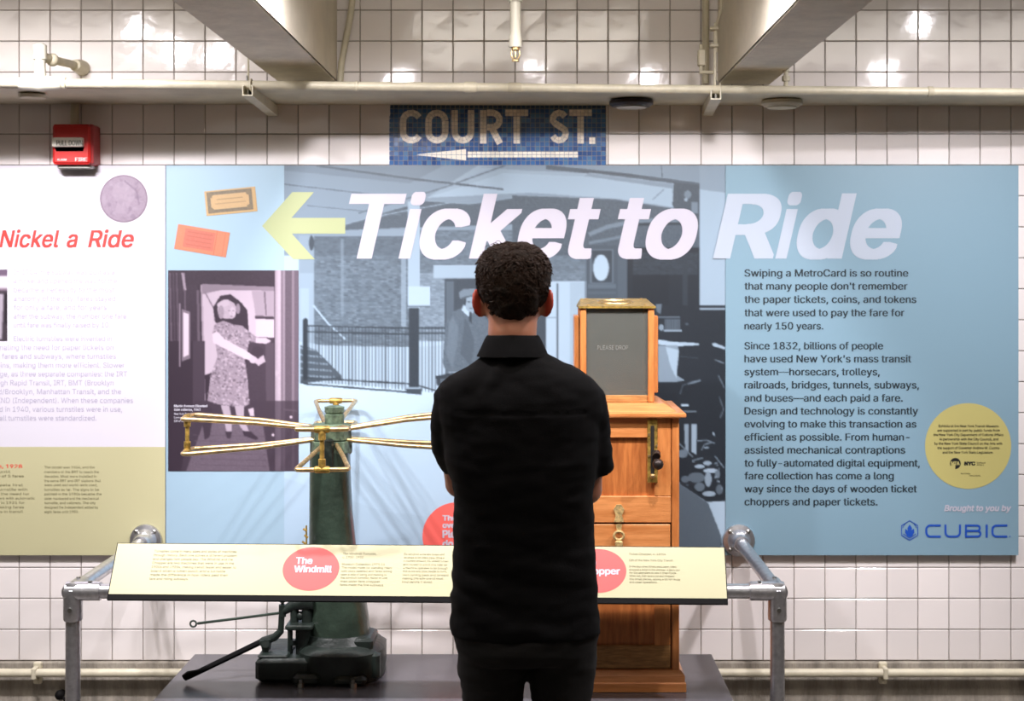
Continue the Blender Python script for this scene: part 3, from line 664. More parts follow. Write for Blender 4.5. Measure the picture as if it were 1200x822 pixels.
# tickets
c = Canvas(240.5, 221.5, 300.5, 250.5, (226, 186, 128)); c.rect(240.5, 221.5, 300.5, 250.5, (226, 190, 136), nz=8); c.rect(243, 223.5, 296, 248.5, (140, 128, 108), nz=22); c.rect(247, 227.5, 292, 244.5, (226, 190, 140), nz=8)
for sx in (247, 292):
    for sy in (227.5, 244.5): c.ell(sx, sy, 3, 3, (150, 134, 108))
c.line([(254, 233), (285, 233)], 1, (176, 150, 110)); c.line([(252, 238), (288, 238)], .8, (186, 158, 118))
c.a *= .82; c.grid('ticket_print', M['print'], b2, BY-.0012, 1, rot=-5.5)['label'] = 'tan paper ticket with ornate border'
c = Canvas(206, 267.5, 267.5, 297, (236, 146, 112)); c.rect(206, 267.5, 267.5, 297, (236, 150, 116), nz=6); c.rect(215, 271, 251, 293, (230, 130, 112), nz=10); c.rect(252.5, 268, 253.5, 297, (206, 110, 90), .6); c.rect(262, 268, 263, 297, (210, 120, 95), .5)
for k in range(4): c.line([(218, 274+k*5), (248, 274+k*5)], .9, (190, 104, 92), .6)
c.a *= .82; c.grid('ticket_print', M['print'], b2, BY-.0012, 1, rot=9.5)['label'] = 'orange red paper ticket'
g = G(); wm = wallM(BY-.0014)
ap = [(307, 265), (342.5, 225.3), (368, 225.3), (341.5, 255.5), (404.5, 255.5), (404.5, 274), (342, 274), (369, 304), (343.5, 304)]
tri = [(0, 1, 2, 3), (0, 3, 6), (3, 4, 5, 6), (0, 6, 7, 8)]
g.add([wm(*p) for p in ap], [tuple(reversed(t)) for t in tri]); g.make('arrow_print', M['arrow'], b2, None)['label'] = 'pale green arrow pointing left'
wm = wallM(BY-.0022); g = G(); HB = .028; HS = .23
HCAP = 77
for s, a, b in (('T', 409, 476.5), ('i', 467, 499), ('c', 491.5, 551.5), ('k', 549.5, 612), ('e', 606.5, 664), ('t', 665.5, 704), ('t', 724, 763), ('o', 756.5, 818)):
    v, f = glyphs(s, HB, 10); k = HCAP/(CAP+2*VB*HB); w_ = v[:, 0].max()-v[:, 0].min()
    sh = HS*(v[:, 1]+VB*HB)*k; x = (v[:, 0]-v[:, 0].min())*k
    lo, hi = 0, 4
    for _ in range(30):
        mid = (lo+hi)/2; ex = x*mid+sh; (lo, hi) = (mid, hi) if ex.max()-ex.min() < b-a else (lo, mid)
    ex = x*lo+sh; ex += a-ex.min(); g.add([wm(float(p), 303-float(q)) for p, q in zip(ex, (v[:, 1]+VB*HB)*k)], f); g.make('letter', M['inkw'], b2, None)['label'] = 'white italic headline letter '+s; g = G()
# red dot notice on the centre board
g = G(); cp = arc(535.5, 629, 40.5, 40, 0, 360, 60)[:-1]; cp = [(x, min(y, 650.5)) for x, y in cp]; wm = wallM(BY-.0012)
g.add([wm(*p) for p in cp], [tuple(reversed(range(len(cp))))]); g.make('notice_print', M['coral2'], b2, None)['label'] = 'coral red round notice with white writing'
g = G(); wm = wallM(BY-.002)
for s, yb, x1, cpx in (('There', 610.5, 544, 6.4), ('over', 619, 537, 6.4), ('Please', 630.5, 552, 9), ('do not', 642, 550, 9)): put_text(g, s, 518.5, yb, x1, cpx, wm, .035, 0, 4)
g.make('notice_text', M['inkw'], b2, None)

# --- right board
BY3 = BY-.004
b3 = thing('display_board', 'blue display board on the right with dark paragraph text and yellow dot', 'board', (X(1020), 0, Z(420)))
G().box((X(850.3, D+BY3), -.001, Z(651, D+BY3)), (X(1193.5, D+BY3), BY3, Z(194, D+BY3))).make('panel', M['bblue2'], b3, None)
g = G(); wm = wallM(BY3-.001); TL = wallM(BY-.0022)
for s, a, b in (('R', 835.5, 916), ('i', 908.5, 940), ('d', 933.5, 1004), ('e', 996, 1057)):
    v, f = glyphs(s, HB, 10); k = HCAP/(CAP+2*VB*HB); sh = HS*(v[:, 1]+VB*HB)*k; x = (v[:, 0]-v[:, 0].min())*k
    lo, hi = 0, 4
    for _ in range(30):
        mid = (lo+hi)/2; ex = x*mid+sh; (lo, hi) = (mid, hi) if ex.max()-ex.min() < b-a else (lo, mid)
    ex = x*lo+sh; ex += a-ex.min(); g.add([wm(float(p), 303-float(q)) for p, q in zip(ex, (v[:, 1]+VB*HB)*k)], f); g.make('letter', M['inkw2'], b3, None)['label'] = 'white italic headline letter '+s; g = G()
g = G()
for s, yb, x1 in (('Swiping a MetroCard is so routine', 324.5, 1064.5), ("that many people don't remember", 339.8, 1063.5), ('the paper tickets, coins, and tokens', 355.3, 1074), ('that were used to pay the fare for', 371, 1060), ('nearly 150 years.', 386.5, 965),
        ('Since 1832, billions of people', 409.8, 1035), ("have used New York's mass transit", 425, 1068), ('system\u2014horsecars, trolleys,', 440.3, 1031), ('railroads, bridges, tunnels, subways,', 455.7, 1077), ('and buses\u2014and each paid a fare.', 471, 1058),
        ('Design and technology is constantly', 486.2, 1076), ('evolving to make this transaction as', 501.5, 1074), ('efficient as possible. From human-', 516.8, 1066), ('assisted mechanical contraptions', 532, 1061), ('to fully-automated digital equipment,', 547.3, 1078),
        ('fare collection has come a long', 562.3, 1047.5), ('way since the days of wooden ticket', 577.5, 1074.5), ('choppers and paper tickets.', 592.7, 1028.5)):
    put_text(g, s, 872.3, yb, x1, 8.9, wm, .02, 0, 4)
stuff(g.make('body_text', M['ink'], b3, None))['label'] = 'two dark paragraphs beginning Swiping and Since 1832'
g = G(); cp = arc(1134.5, 523, 50.5, 50.3, 0, 360, 72)[:-1]; g.add([wm(*p) for p in cp], [tuple(reversed(range(len(cp))))]); g.make('dot_print', M['dot'], b3, None)['label'] = 'yellow dot with credits'
g = G(); wm = wallM(BY3-.0018)
for i, (s, a, b) in enumerate((('Exhibits at the New York Transit Museum', 1100, 1170), ('are supported in part by public funds from', 1098.5, 1171.5), ('the New York City Department of Cultural Affairs', 1094, 1176), ('in partnership with the City Council, and', 1101, 1170), ('by the New York State Council on the Arts with', 1095, 1174.5), ('the support of Governor Andrew M. Cuomo', 1098.5, 1171), ('and the New York State Legislature.', 1104.5, 1164))):
    put_text(g, s, a, 501+i*5.15, b, 3.1, wm, .012, 0, 2)
put_text(g, 'NYC', 1130, 545.8, 1143, 4.6, wm, .06, 0, 3); put_text(g, 'Cultural', 1144.5, 543.5, 1155, 1.8, wm, .01, 0, 2); put_text(g, 'Affairs', 1144.5, 546, 1153, 1.8, wm, .01, 0, 2)
put_text(g, 'New York State', 1126, 556, 1137, 1.6, wm, .01, 0, 2); put_text(g, 'Council on the Arts', 1136, 558.6, 1149, 1.8, wm, .01, 0, 2)
g.add([wm(*p) for p in arc(1119.5, 543.5, 6.3, 6.5, -205, 90, 30)+[(1119.5, 543.5)]], [tuple(reversed(range(32)))]); stuff(g.make('credits', M['inkk'], b3, None))
g = G(); put_text(g, 'MTA', 1114.5, 545.4, 1124.5, 4.2, wallM(BY3-.0024), .04, 0, 3); g.make('roundel_text', M['dot'], b3, None)
g = G(); put_text(g, 'Brought to you by', 1106.5, 599.3, 1185, 7, wm, .022, .2, 4); g.make('sponsor_line', M['inkw'], b3, None)
g = G()
def stroke(pts, wd, mm=None):
    mm = mm or wm; pts = [Vector(p) for p in pts]; n = len(pts); ring = []
    for i in range(n):
        t = (pts[min(i+1, n-1)]-pts[max(i-1, 0)]).normalized(); nn_ = Vector((-t.y, t.x))*wd/2; ring.append((pts[i]+nn_, pts[i]-nn_))
    g.add([mm(*p) for q in ring for p in q], [(2*i, 2*i+1, 2*i+3, 2*i+2) for i in range(n-1)])
def LC(a, b): stroke([(b, 616.2)]+arc(a+6, 621, 5, 4.8, -90, -180, 8)+arc(a+6, 624.4, 5, 4.8, 180, 90, 8)+[(b, 629.2)], 2.4)
LC(1084.5, 1102.5); LC(1162, 1180.5)
stroke([(1108, 615)]+arc(1113, 624.4, 5, 4.8, 180, 90, 8)+arc(1120, 624.4, 5, 4.8, 90, 0, 8)+[(1125, 615)], 2.4)
stroke([(1132, 629.2), (1132, 616.2)], 2.4); stroke([(1131, 616.2)]+arc(1145, 619.3, 3.2, 3.1, -90, 90, 8)+[(1132, 622.4)], 2.3, wallM(BY3-.0019)); stroke([(1132, 622.6)]+arc(1145.5, 625.8, 3.6, 3.3, -90, 90, 8)+[(1131, 629.2)], 2.3, wallM(BY3-.0021))
stroke([(1156.3, 615), (1156.3, 630.4)], 2.5); g.add([wm(*p) for p in arc(1183.5, 629, .8, .8, 0, 360, 8)[:-1]], [tuple(range(8))])
hexp = [(1066+11*math.sin(R(60*k)), 622-11.4*math.cos(R(60*k))) for k in range(7)]
for k in range(6): stroke([hexp[k], hexp[k+1]], .9)
def fl(cx, cy, s): g.add([wm(cx+x*s, cy+y*s) for x, y in ((0, -7), (2.6, -3), (1.6, -.6), (4.6, -2.5), (5, 1.5), (2.6, 5.4), (0, 6.6), (-2.6, 5.4), (-5, 1.5), (-4.6, -2.5), (-2, -.2), (-2.4, -3))], [tuple(range(12))])
fl(1066, 622.6, 1.1); stroke([(1058.5, 626), (1066, 631)], .8); stroke([(1066, 631), (1073.5, 626)], .8); stroke([(1061, 613.5), (1057.8, 619)], .7); stroke([(1071, 613.5), (1074.2, 619)], .7)
g.make('sponsor_logo', M['inkb'], b3, None)['label'] = 'blue hexagon emblem and blue CUBIC wordmark'


# ================================================================ OVERHEAD PIPEWORK
tray = thing('cable_tray', 'cream painted flat tray under the overhead pipe running the length of the wall', 'tray', (0, -.2, Z(121)))
zu = Z(121.4); g = G()
xa, xb = -3.0, 3.0
g.add([(xa, 0, zu), (xb, 0, zu-.012), (xb, -.24, zu-.012), (xa, -.47, zu), (xa, 0, zu+.02), (xb, 0, zu+.008), (xb, -.24, zu+.008), (xa, -.47, zu+.02)],
      [(3, 2, 1, 0), (4, 5, 6, 7), (0, 1, 5, 4), (1, 2, 6, 5), (2, 3, 7, 6), (3, 0, 4, 7)])
g.make('shelf', M['creamd'], tray, None)
def yfront(x): return -.47+(x-xa)/(xb-xa)*.23
pipe = thing('sprinkler_pipe', 'long cream overhead pipe running across above the display boards', 'pipe', (0, -.4, Z(103, 4.5)))
def PP(px):                                          # centre line of the pipe: level drops and nears the wall to the right
    d = 4.445+px/1200*.17; return Pt(px, 97+px/1200*11.6, d-.005)
pts = [PP(-240), PP(300), PP(600), PP(900), PP(1450)]
G().tube(pts, .0145, 16).make('pipe_run', M['cream'], pipe)
def coupling_or_shade(px, l, r, name='coupling_or_shade', m='cream'):
    a, b = PP(px-l/2), PP(px+l/2); G().tube([a, a.lerp(b, .15), a.lerp(b, .85), b], [r*.8, r, r, r*.8], 18).make(name, M[m], pipe)
coupling_or_shade(551, 16, .018); coupling_or_shade(75, 6, .018); coupling_or_shade(418, 4, .017); coupling_or_shade(603, 18, .0165, m='creamd'); coupling_or_shade(1090, 8, .017, m='creamd')  # the darker sleeve at mid pipe stands for a shadow cast there
# tee with riser and branch back to the wall, at left
a = PP(47); g = G()
g.tube([PP(22), PP(27), PP(38), PP(47), PP(56), PP(67), PP(72)], [.017, .021, .022, .026, .022, .021, .017], 18)
g.tube([a, a+Vector((0, 0, .05))], [.021, .017], 16).make('tee_fitting', M['white'], pipe)
e = a+Vector((0, 0, .085)); g = G().tube([a+Vector((0, 0, .03)), e+Vector((0, 0, .03))], .0165, 16); g.tube([e+Vector((0, 0, -.01)), e+Vector((0, 0, .034)), e+Vector((0, 0, .04))], [.021, .021, .012], 16)
g.make('riser', M['white'], pipe)
wl = Vector((X(97), -.002, Z(80))); e2 = e+Vector((.022, .05, -.004))
g = G().tube([e, e2, wl+Vector((-.012, -.1, .0)), wl+Vector((0, -.03, 0)), wl], [.018, .0135, .0135, .0135, .0135], 14); g.ball(e2, .021, 14, 10)
g.tube([wl+Vector((-.004, -.07, 0)), wl+Vector((0, -.03, 0)), wl+Vector((0, -.001, 0))], [.02, .026, .026], 16); g.make('branch_pipe', M['creamd'], pipe)
# small bleed valve on the pipe at right
v0 = PP(921)+Vector((0, 0, .01)); g = G().tube([v0, v0+Vector((0, 0, .06))], .007, 10); g.tube([v0+Vector((0, 0, .02)), v0+Vector((0, 0, .036))], .013, 8); g.tube([v0+Vector((0, 0, .05)), v0+Vector((0, 0, .062))], .011, 8)
g.make('bleed_valve', M['cream'], pipe)
# strut brackets that carry the pipe
for px, lab, wpx in ((290, 'short cream strut bracket under the overhead pipe left of the mosaic sign', 320), (839, 'short cream strut bracket under the overhead pipe below the right ceiling beam', 829)):
    d = PP(px).y+D-.03; a = Pt(px, 106 if px < 500 else 110.5, d); b = Vector((X(wpx), -.001, zu-.027))
    t = thing('strut_bracket', lab, 'bracket', tuple(b), 'strut brackets under the overhead pipe')
    ax = (b-a).normalized(); sd = ax.cross(Vector((0, 0, 1))).normalized(); up = sd.cross(ax).normalized(); h, wv, th = .017, .017, .0035
    prof = [(-wv, h), (-wv, -h), (wv, -h), (wv, h), (wv-.007, h), (wv-.007, h-th), (wv-th, h-th), (wv-th, -h+th), (-wv+th, -h+th), (-wv+th, h-th), (-wv+.007, h-th), (-wv+.007, h)]
    G().loft([[a+sd*p+up*q for p, q in prof], [b+sd*p+up*q for p, q in prof]]).make('channel', M['cream'], t, None, recalc=True)
    q = PP(px); G().tube([q+Vector((0, 0, -.03)), q+Vector((0, 0, .03))], .0045, 8).make('bolt', M['steel'], t)
    g = G(); 
    rg = [q+Vector((0, .0185*math.cos(R(k*30)), .0185*math.sin(R(k*30)))) for k in range(12)]; g.tube([p+Vector((.012, 0, 0)) for p in rg], .003, 6, closed=True); g.make('pipe_clamp', M['cream'], t)
# hanger rods from the ceiling / beam clamps
q = PP(838); tp = Pt(833, 12, q.y+D+.04)
hr = thing('pipe_hanger', 'cream hanger rod with beam clamp holding the overhead pipe beside the right beam', 'hanger', tuple(q))
G().tube([q+Vector((0, 0, .012)), Vector((q.x, q.y, Z(38, q.y+D)))], .005, 10).make('rod', M['cream'], hr)
bx = X(841)
k1 = Pt(836, 45, q.y+D); g = G()
for zz in (.0, .055): g.bbox((k1.x-.012, k1.y-.016, k1.z-.03+zz), (k1.x+.016, k1.y+.02, k1.z-.018+zz), .003)
g.tube([k1+Vector((.008, 0, -.045)), k1+Vector((.008, 0, .05))], .006, 8); g.tube([k1+Vector((.006, .01, .03)), k1+Vector((.03, .03, .1)), k1+Vector((.03, .04, .2))], .005, 8); g.make('beam_clamp', M['cream'], hr)
g = G().bbox((k1.x-.05, k1.y-.01, k1.z-.09), (k1.x-.025, k1.y+.02, k1.z-.035), .004); g.tube([k1+Vector((-.04, 0, -.02)), k1+Vector((-.04, 0, -.11))], .0055, 8); g.tube([k1+Vector((-.045, 0, -.11)), k1+Vector((.0, 0, -.11))], .006, 8)
g.make('clamp_jaw', M['creamd'], hr)
q = PP(291); hr = thing('pipe_hanger', 'thin hanger rod holding the overhead pipe beside the left beam', 'hanger', tuple(q))
G().tube([q+Vector((0, 0, .012)), Vector((q.x-.004, q.y+.02, 3.0))], .0035, 8).make('rod', M['cream'], hr)
# conduits beside the left beam
g = G().tube([(X(399.5), -.02, Z(98)), (X(401), -.02, Z(75)), (X(412), -.03, Z(20)), (X(417), -.03, Z(-20)), (X(417), -.03, 2.995)], .011, 12)
tag(g.make('conduit', M['cream']), 'cream vertical conduit bending down the tiles beside the left beam', 'conduit')
g = G().tube([(X(826), -.02, Z(99)), (X(826), -.02, 2.995)], .012, 12)
tag(g.make('conduit', M['creamd']), 'cream vertical conduit on the tiles beside the right beam', 'conduit')
# drop sprinkler in the middle
a = Pt(604, 0, 4.1); sd = 4.1; t = thing('sprinkler', 'white drop pipe with brass sprinkler head hanging at top centre', 'sprinkler', (a.x, a.y, Z(70, sd)))
G().tube([(a.x, a.y, 2.995), (a.x, a.y, Z(2, sd)), (a.x, a.y, Z(2, sd)), (a.x, a.y, Z(40, sd)), (a.x, a.y, Z(42, sd)), (a.x, a.y, Z(55.5, sd))], [.021, .021, .0155, .0155, .0185, .0185], 20).make('drop_pipe', M['white'], t)
g = G(); z0 = Z(55.5, sd); g.tube([(a.x, a.y, z0), (a.x, a.y, z0-.008)], .012, 12)
for s in (-1, 1): g.tube([(a.x+s*.008, a.y, z0-.006), (a.x+s*.013, a.y, z0-.018), (a.x+s*.009, a.y, z0-.032), (a.x, a.y, z0-.038)], .0022, 8)
g.tube([(a.x, a.y, z0-.006), (a.x, a.y, z0-.03)], .0028, 8); g.tube([(a.x, a.y, z0-.038), (a.x, a.y, z0-.041)], .011, 14); g.make('sprinkler_frame', M['brass'], t)
# round boxes under the tray
for px, py, w_, lab, m in ((740, 110.5, 26, 'round dark recessed lamp under the tray right of the mosaic sign', 'iron'), (917, 120, 24, 'round cream cover under the tray below the bleed valve', 'creamd')):
    x = X(px, 4.72); y = -.17; z = zu-.0135
    t = thing('round_box', lab, 'fixture', (x, y, z)); r = w_/F*4.7
    G().lathe([(r*.9, -.0), (r, -.004), (r, -.014), (r*.86, -.022)], (x, y, z+.004), 28).make('housing', M[m], t)
    G().lathe([(r*.72, -.0), (r*.7, -.006), (r*.4, -.009)], (x, y, z-.017), 28).make('lens', M['steel' if m == 'iron' else 'cream'], t)
x = X(38, 4.6); g = G().lathe([(.03, 0), (.045, -.006), (.04, -.016)], (x, -.3, zu-.0035), 24); tag(g.make('round_box', M['creamd']), 'small round cream cover under the tray below the pipe tee', 'fixture')

# ================================================================ FIRE ALARM
t = thing('fire_alarm', 'red fire alarm pull box mounted on the tiles at upper left', 'alarm', (X(88), 0, Z(194)))
y0 = -.085; dd = D+y0
xa, xb, za, zb = X(62, dd), X(109, dd), Z(193.5, dd), Z(145.5, dd)
G().bbox((xa, y0, za), (xb, -.0, zb), .006).make('back_box', M['redd'], t, None)
G().bbox((xa+.002, y0-.012, za+.002), (xb-.006, y0+.002, zb-.002), .008).make('cover', M['red'], t, None)
hz0, hz1 = Z(173, dd), Z(162, dd); hx0, hx1 = X(64, dd), X(100, dd)
G().bbox((hx0, y0-.03, hz0), (hx1, y0-.01, hz1), .003).make('pull_handle', mat('handle_white', (214, 210, 200), .3), t, None)
G().add([(hx0+.004, y0-.0135, hz0), (hx1, y0-.0135, hz0), (hx1-.004, y0-.0135, hz0-.013), (hx0+.01, y0-.0135, hz0-.013), (hx0+.004, y0-.012, hz0+.002), (hx1, y0-.012, hz0+.002), (hx1-.004, y0-.011, hz0-.015), (hx0+.01, y0-.011, hz0-.015)],
        [(0, 1, 2, 3)[::-1], (0, 1, 2, 3), (0, 4, 5, 1), (1, 5, 6, 2), (2, 6, 7, 3), (3, 7, 4, 0)]).make('finger_recess', mat('recess_dark_red', (70, 14, 14), .6), t, None)
g = G(); dm = lambda a, b: (X(a, dd-.0305), y0-.0305, Z(b, dd-.0305)); put_text(g, 'PULL DOWN', 66, 170.6, 97, 6.4, dm, .03, 0, 3); g.make('handle_lettering', mat('ink_grey', (105, 105, 98), .5), t, None)
g = G(); dm = lambda a, b: (X(a, dd-.0128), y0-.0128, Z(b, dd-.0128)); put_text(g, 'FIRE', 88, 189, 102, 4.4, dm, .03, 0, 3); M['inkpk'] = mat('ink_pink', (240, 190, 190), .5); g.make('word', M['inkpk'], t, None)['label'] = 'pale word FIRE'
g = G(); put_text(g, 'ALARM', 67, 188.5, 78, 2.6, dm, .03, 0, 3); g.make('word', M['inkpk'], t, None)['label'] = 'small pale word at lower left'
G().bbox((X(66, dd), y0+.01, za-.012), (X(106, dd), -.01, za+.001), .003).make('bottom_plate', M['steel'], t, None)
tag(G().tube([(X(91.5), -.035, zb-.004), (X(91.5), -.035, Z(137)), (X(91.5), -.03, Z(124))], [.016, .014, .014], 14).make('conduit', M['creamd']), 'short cream conduit running up from the red alarm box', 'conduit')

# ================================================================ LOW WALL PIPE
t = thing('wall_pipe', 'cream pipe running low along the concrete base of the wall', 'pipe', (0, -.06, Z(790)))
G().tube([(-3.2, -.05, Z(789, 4.85)), (3.2, -.05, Z(789, 4.85))], .0145, 16).make('pipe_run', M['cream'], t)
for px in (41, 1037, 345):
    x = X(px, 4.85); z = Z(789, 4.85); g = G().bbox((x-.008, -.068, z-.02), (x+.008, -.03, z+.02), .003); g.bbox((x-.014, -.03, z-.045), (x+.014, -.011, z+.03), .003); g.tube([(x, -.045, z-.032), (x, -.01, z-.032)], .008, 8); g.make('pipe_strap', M['cream'], t)
for px, py, r_ in ((70, 815, .016),):
    q = Vector((X(px, 4.86), -.04, Z(py, 4.86))); g = G().ball(q, .017, 14, 10); g.tube([q+Vector((0, .028, 0)), q+Vector((0, 0, 0))], .012, 10); g.tube([q, q+Vector((.03, -.01, -.02))], .006, 8); tag(g.make('wall_plug', M['black']), 'small black plug on the concrete base behind the left rail post', 'plug')

# ================================================================ PLATFORM
HP = EYE-1.234
xa, xb = X(228, 4.61), X(834, 4.61)
pl = thing('platform', 'low charcoal display platform under the turnstile and oak ticket chopper', 'platform', (0, -.5, 0))
G().bbox((xa, -.90, HP-.025), (xb, 4.61-D, HP), .002).make('top', M['platform'], pl, None)
G().box((xa+.01, -.89, 0), (xb-.01, 4.60-D, HP-.025)).make('plinth_body', M['platform'], pl, None)

# ================================================================ GUARD RAIL
DR = 4.1; YR = DR-D; TR = .0212; XL, XR = X(85.5, DR), X(911, DR); ZR = .806
rl = thing('guard_rail', 'galvanised tube guard rail fixed to the wall in front of the platform', 'rail', ((XL+XR)/2, YR, 0))
G().tube([(XL+.03, YR, ZR), (XR-.03, YR, ZR)], TR, 20).make('crossbar', M['galv'], rl)
for s, x in ((1, XL), (-1, XR)):
    G().tube([(x, YR, .006), (x, YR, ZR-.03)], TR, 20).make('post', M['galv'], rl)
    G().tube([(x, YR+.03, ZR), (x, BY-.006, ZR+.004)], TR, 20).make('side_bar', M['galv'], rl)
    g = G(); RF = TR+.0065
    g.tube([(x, YR, ZR-.085), (x, YR, ZR-.08), (x, YR, ZR+.006), (x, YR, ZR+.02)], [RF-.002, RF, RF, RF*.55], 22)
    g.tube([(x-s*.022, YR, ZR), (x-s*.018, YR, ZR), (x+s*.078, YR, ZR), (x+s*.082, YR, ZR)], [RF*.7, RF, RF, RF-.002], 22)
    g.tube([(x, YR-.022, ZR), (x, YR-.018, ZR), (x, YR+.078, ZR), (x, YR+.082, ZR)], [RF*.7, RF, RF, RF-.002], 22)
    el = g.make('elbow_fitting', M['galv'], rl)
    g = G()
    for p, n_ in (((x, YR-RF, ZR-.05), (0, -1, 0)), ((x+s*.052, YR-.006, ZR+RF-.001), (0, 0, 1)), ((x, YR+.05, ZR+RF-.001), (0, 0, 1))):
        p, n_ = Vector(p), Vector(n_); g.tube([p-n_*.003, p+n_*.004, p+n_*.0041], [.0065, .0065, .003], 10)
    stuff(g.make('grub_screws', M['steel'], el))
    zf = ZR+.004; g = G(); yb0 = BY3-.0008 if s < 0 else BY-.0035
    g.lathe([(.055, 0), (.056, -.004), (.054, -.010), (.040, -.014), (.034, -.022), (.031, -.045), (RF, -.075), (RF-.002, -.078)], (x, yb0, zf), 30, 'Y'); fl_ = g.make('wall_flange', M['galv'], rl)
    g = G()
    for k in range(4):
        a = R(45+90*k); g.lathe([(.0075, 0), (.0075, -.004), (.004, -.0065)], (x+.044*math.cos(a), yb0-.011, zf+.044*math.sin(a)), 10, 'Y')
    stuff(g.make('flange_screws', M['steel'], fl_))
    G().lathe([(.045, 0), (.045, .006), (.028, .012), (.026, .03)], (x, YR, 0), 24).make('foot_flange', M['galv'], rl)

# ---- tilted label plate on the rail
A0, A1, B0, B1 = Pt(126, 697.5, 4.035), Pt(853, 703, 4.035), Pt(137.5, 636.5, 4.115), Pt(849.5, 641.5, 4.115)
B0.z = B1.z = (B0.z+B1.z)/2; A0.z = A1.z = (A0.z+A1.z)/2
# keep the small real slope of the plate (left end a little higher)
for p, dz in ((A0, .0065), (A1, -.0065), (B0, .006), (B1, -.006)): p.z += dz
pt_ = thing('label_plate', 'long tilted yellow label plate on the guard rail with two coral dots', 'sign', tuple((A0+A1)/2))
nrm = (A1-A0).cross(B0-A0).normalized(); th = .011
E0, E1 = B0.lerp(A0, 1.085), B1.lerp(A1, 1.085)
g = G(); g.add([E0, E1, B1, B0]+[p-nrm*th for p in (E0, E1, B1, B0)], [(0, 1, 2, 3), (7, 6, 5, 4), (0, 4, 5, 1), (1, 5, 6, 2), (2, 6, 7, 3), (3, 7, 4, 0)])
g.make('core', M['black'], pt_, None, recalc=True)
def plm(off):                                        # plate coordinates: a = 0..727 px along, b = 0..62 down from the top edge
    def f(a, b):
        u, v = a/727, b/62; top = B0.lerp(B1, u); bot = A0.lerp(A1, u); return tuple(top.lerp(bot, v)+nrm*off)
    return f
q = plm(.0006); G().add([q(1, .8), q(726, .8), q(726, 61), q(1, 61)], [(3, 2, 1, 0)]).make('face', M['plate'], pt_, None)
q = plm(.0012)
for cx, lab in ((241, 'coral dot reading The Windmill'), (571, 'coral dot reading The Chopper')):
    g = G(); cp = arc(cx-6 if cx < 400 else cx+4, 29.5, 33.5, 26, 0, 360, 48)[:-1]; g.add([q(*p) for p in cp], [tuple(reversed(range(len(cp))))]); g.make('dot_print', M['coral'], pt_, None)['label'] = lab
g = G(); q = plm(.0018)
for s_, a_, y_, b_ in (('The', 216, 24, 236), ('Windmill', 215, 34, 260), ('The', 555, 23.5, 573), ('Chopper', 554, 34, 601)):
    g = G(); put_text(g, s_, a_, y_, b_, 8.2, q, .034, 0, 5); g.make('word', M['inkw'], pt_, None)['label'] = 'white word '+s_
g = G(); q = plm(.0014)
def para(lines, x0, y0, dy, cap):
    for i, (s, x1) in enumerate(lines):
        if s: put_text(g, s, x0, y0+i*dy, x1, cap, q, .008, 0, 2)
para([('Turnstiles come in many sizes and styles of machines', 144), ('through history. Each one solves a different problem', 145), ('and changes how people pay. The Windmill and the', 141), ('Chopper are two machines that were in use in the', 143), ('1900s and 1920s, making transit faster and easier to', 146), ('board when a token booth and a turnstile', 134), ('made the difference in how riders paid their', 138), ('fare and riding subways.', 92)], 46, 11, 4.7, 2.8)
para([('The Windmill Turnstile,', 311), ('c. 1920-1930', 296), None and 0 or ('', 0), ('Museum Collection 1970.11', 322), ('The model made for standing riders', 331), ('coin slots opened and fares swing', 331), ('open a side of being and passing to', 325), ('the windmill turnstile, faster to use', 326), ('than older fare chopper', 318), ('fares made the first subways', 322)], 271, 12.5, 4.1, 2.5)
para([('Its windmill arms are brass and', 392), ('revolves to let riders pass. Once a', 392), ('a machine entered, the wheels turned', 397), ('and moved to admit one rider as', 396), ('a machine operates to let through', 397), ('the arms are now made to turn,', 396), ('from turning back and forward', 398), ('making this stile one of most', 392), ('kind before it stood.', 380)], 344, 12.5, 4.1, 2.5)
para([('Ticket Chopper, c. 1890s', 656), ('', 0), ('Gift of the New York City Transit', 664), ('', 0), ('In the days when tickets were paper, riders', 668), ('dropped a ticket in the chopper, a glass box', 672), ('for the attendant to see it drop inside.', 668), ('When full, their levers cut and chopped', 665), ('into small pieces, saving a bit for reuse', 672), ('and clean operations.', 645)], 612, 10.5, 3.7, 2.4)
stuff(g.make('body_text', M['inkg'], pt_, None))
# clips joining the plate to the crossbar
for px in (193, 560, 800):
    x = X(px, 4.07); u = (x-A0.x)/(A1.x-A0.x); m_ = A0.lerp(A1, u)-nrm*th
    G().box((x-.02, m_.y+.004, m_.z-.012), (x+.02, YR+.02, m_.z+.012)).make('mounting_clip', M['black'], pt_, None)

# ================================================================ WINDMILL TURNSTILE
DW = 4.40; YW = DW-D; wz = lambda py: Z(py, DW); wx = lambda px: X(px, DW)
wm_ = thing('turnstile', 'old dark green cast iron turnstile with four brass windmill arms', 'turnstile', (wx(390), YW, HP))
def ring(cx, rx, z, ry=None, n=28, p=2.0):
    ry = ry or rx; o = []
    for k in range(n):
        a = 2*math.pi*k/n; c_, s_ = math.cos(a), math.sin(a)
        o.append((cx+rx*math.copysign(abs(c_)**(2/p), c_), YW+ry*math.copysign(abs(s_)**(2/p), s_), z))
    return o
prof = [(398, 36.5, 772), (398, 36, 750), (397.5, 34.5, 725), (396, 33, 706), (393.5, 30, 672), (390, 27, 640), (388, 25, 600), (387, 23.8, 560), (387, 23.2, 530)]
G().loft([ring(wx(c_), r/375.2, wz(y), r/375.2, p=2.5) for c_, r, y in prof]).make('column', M['green'], wm_, 50)
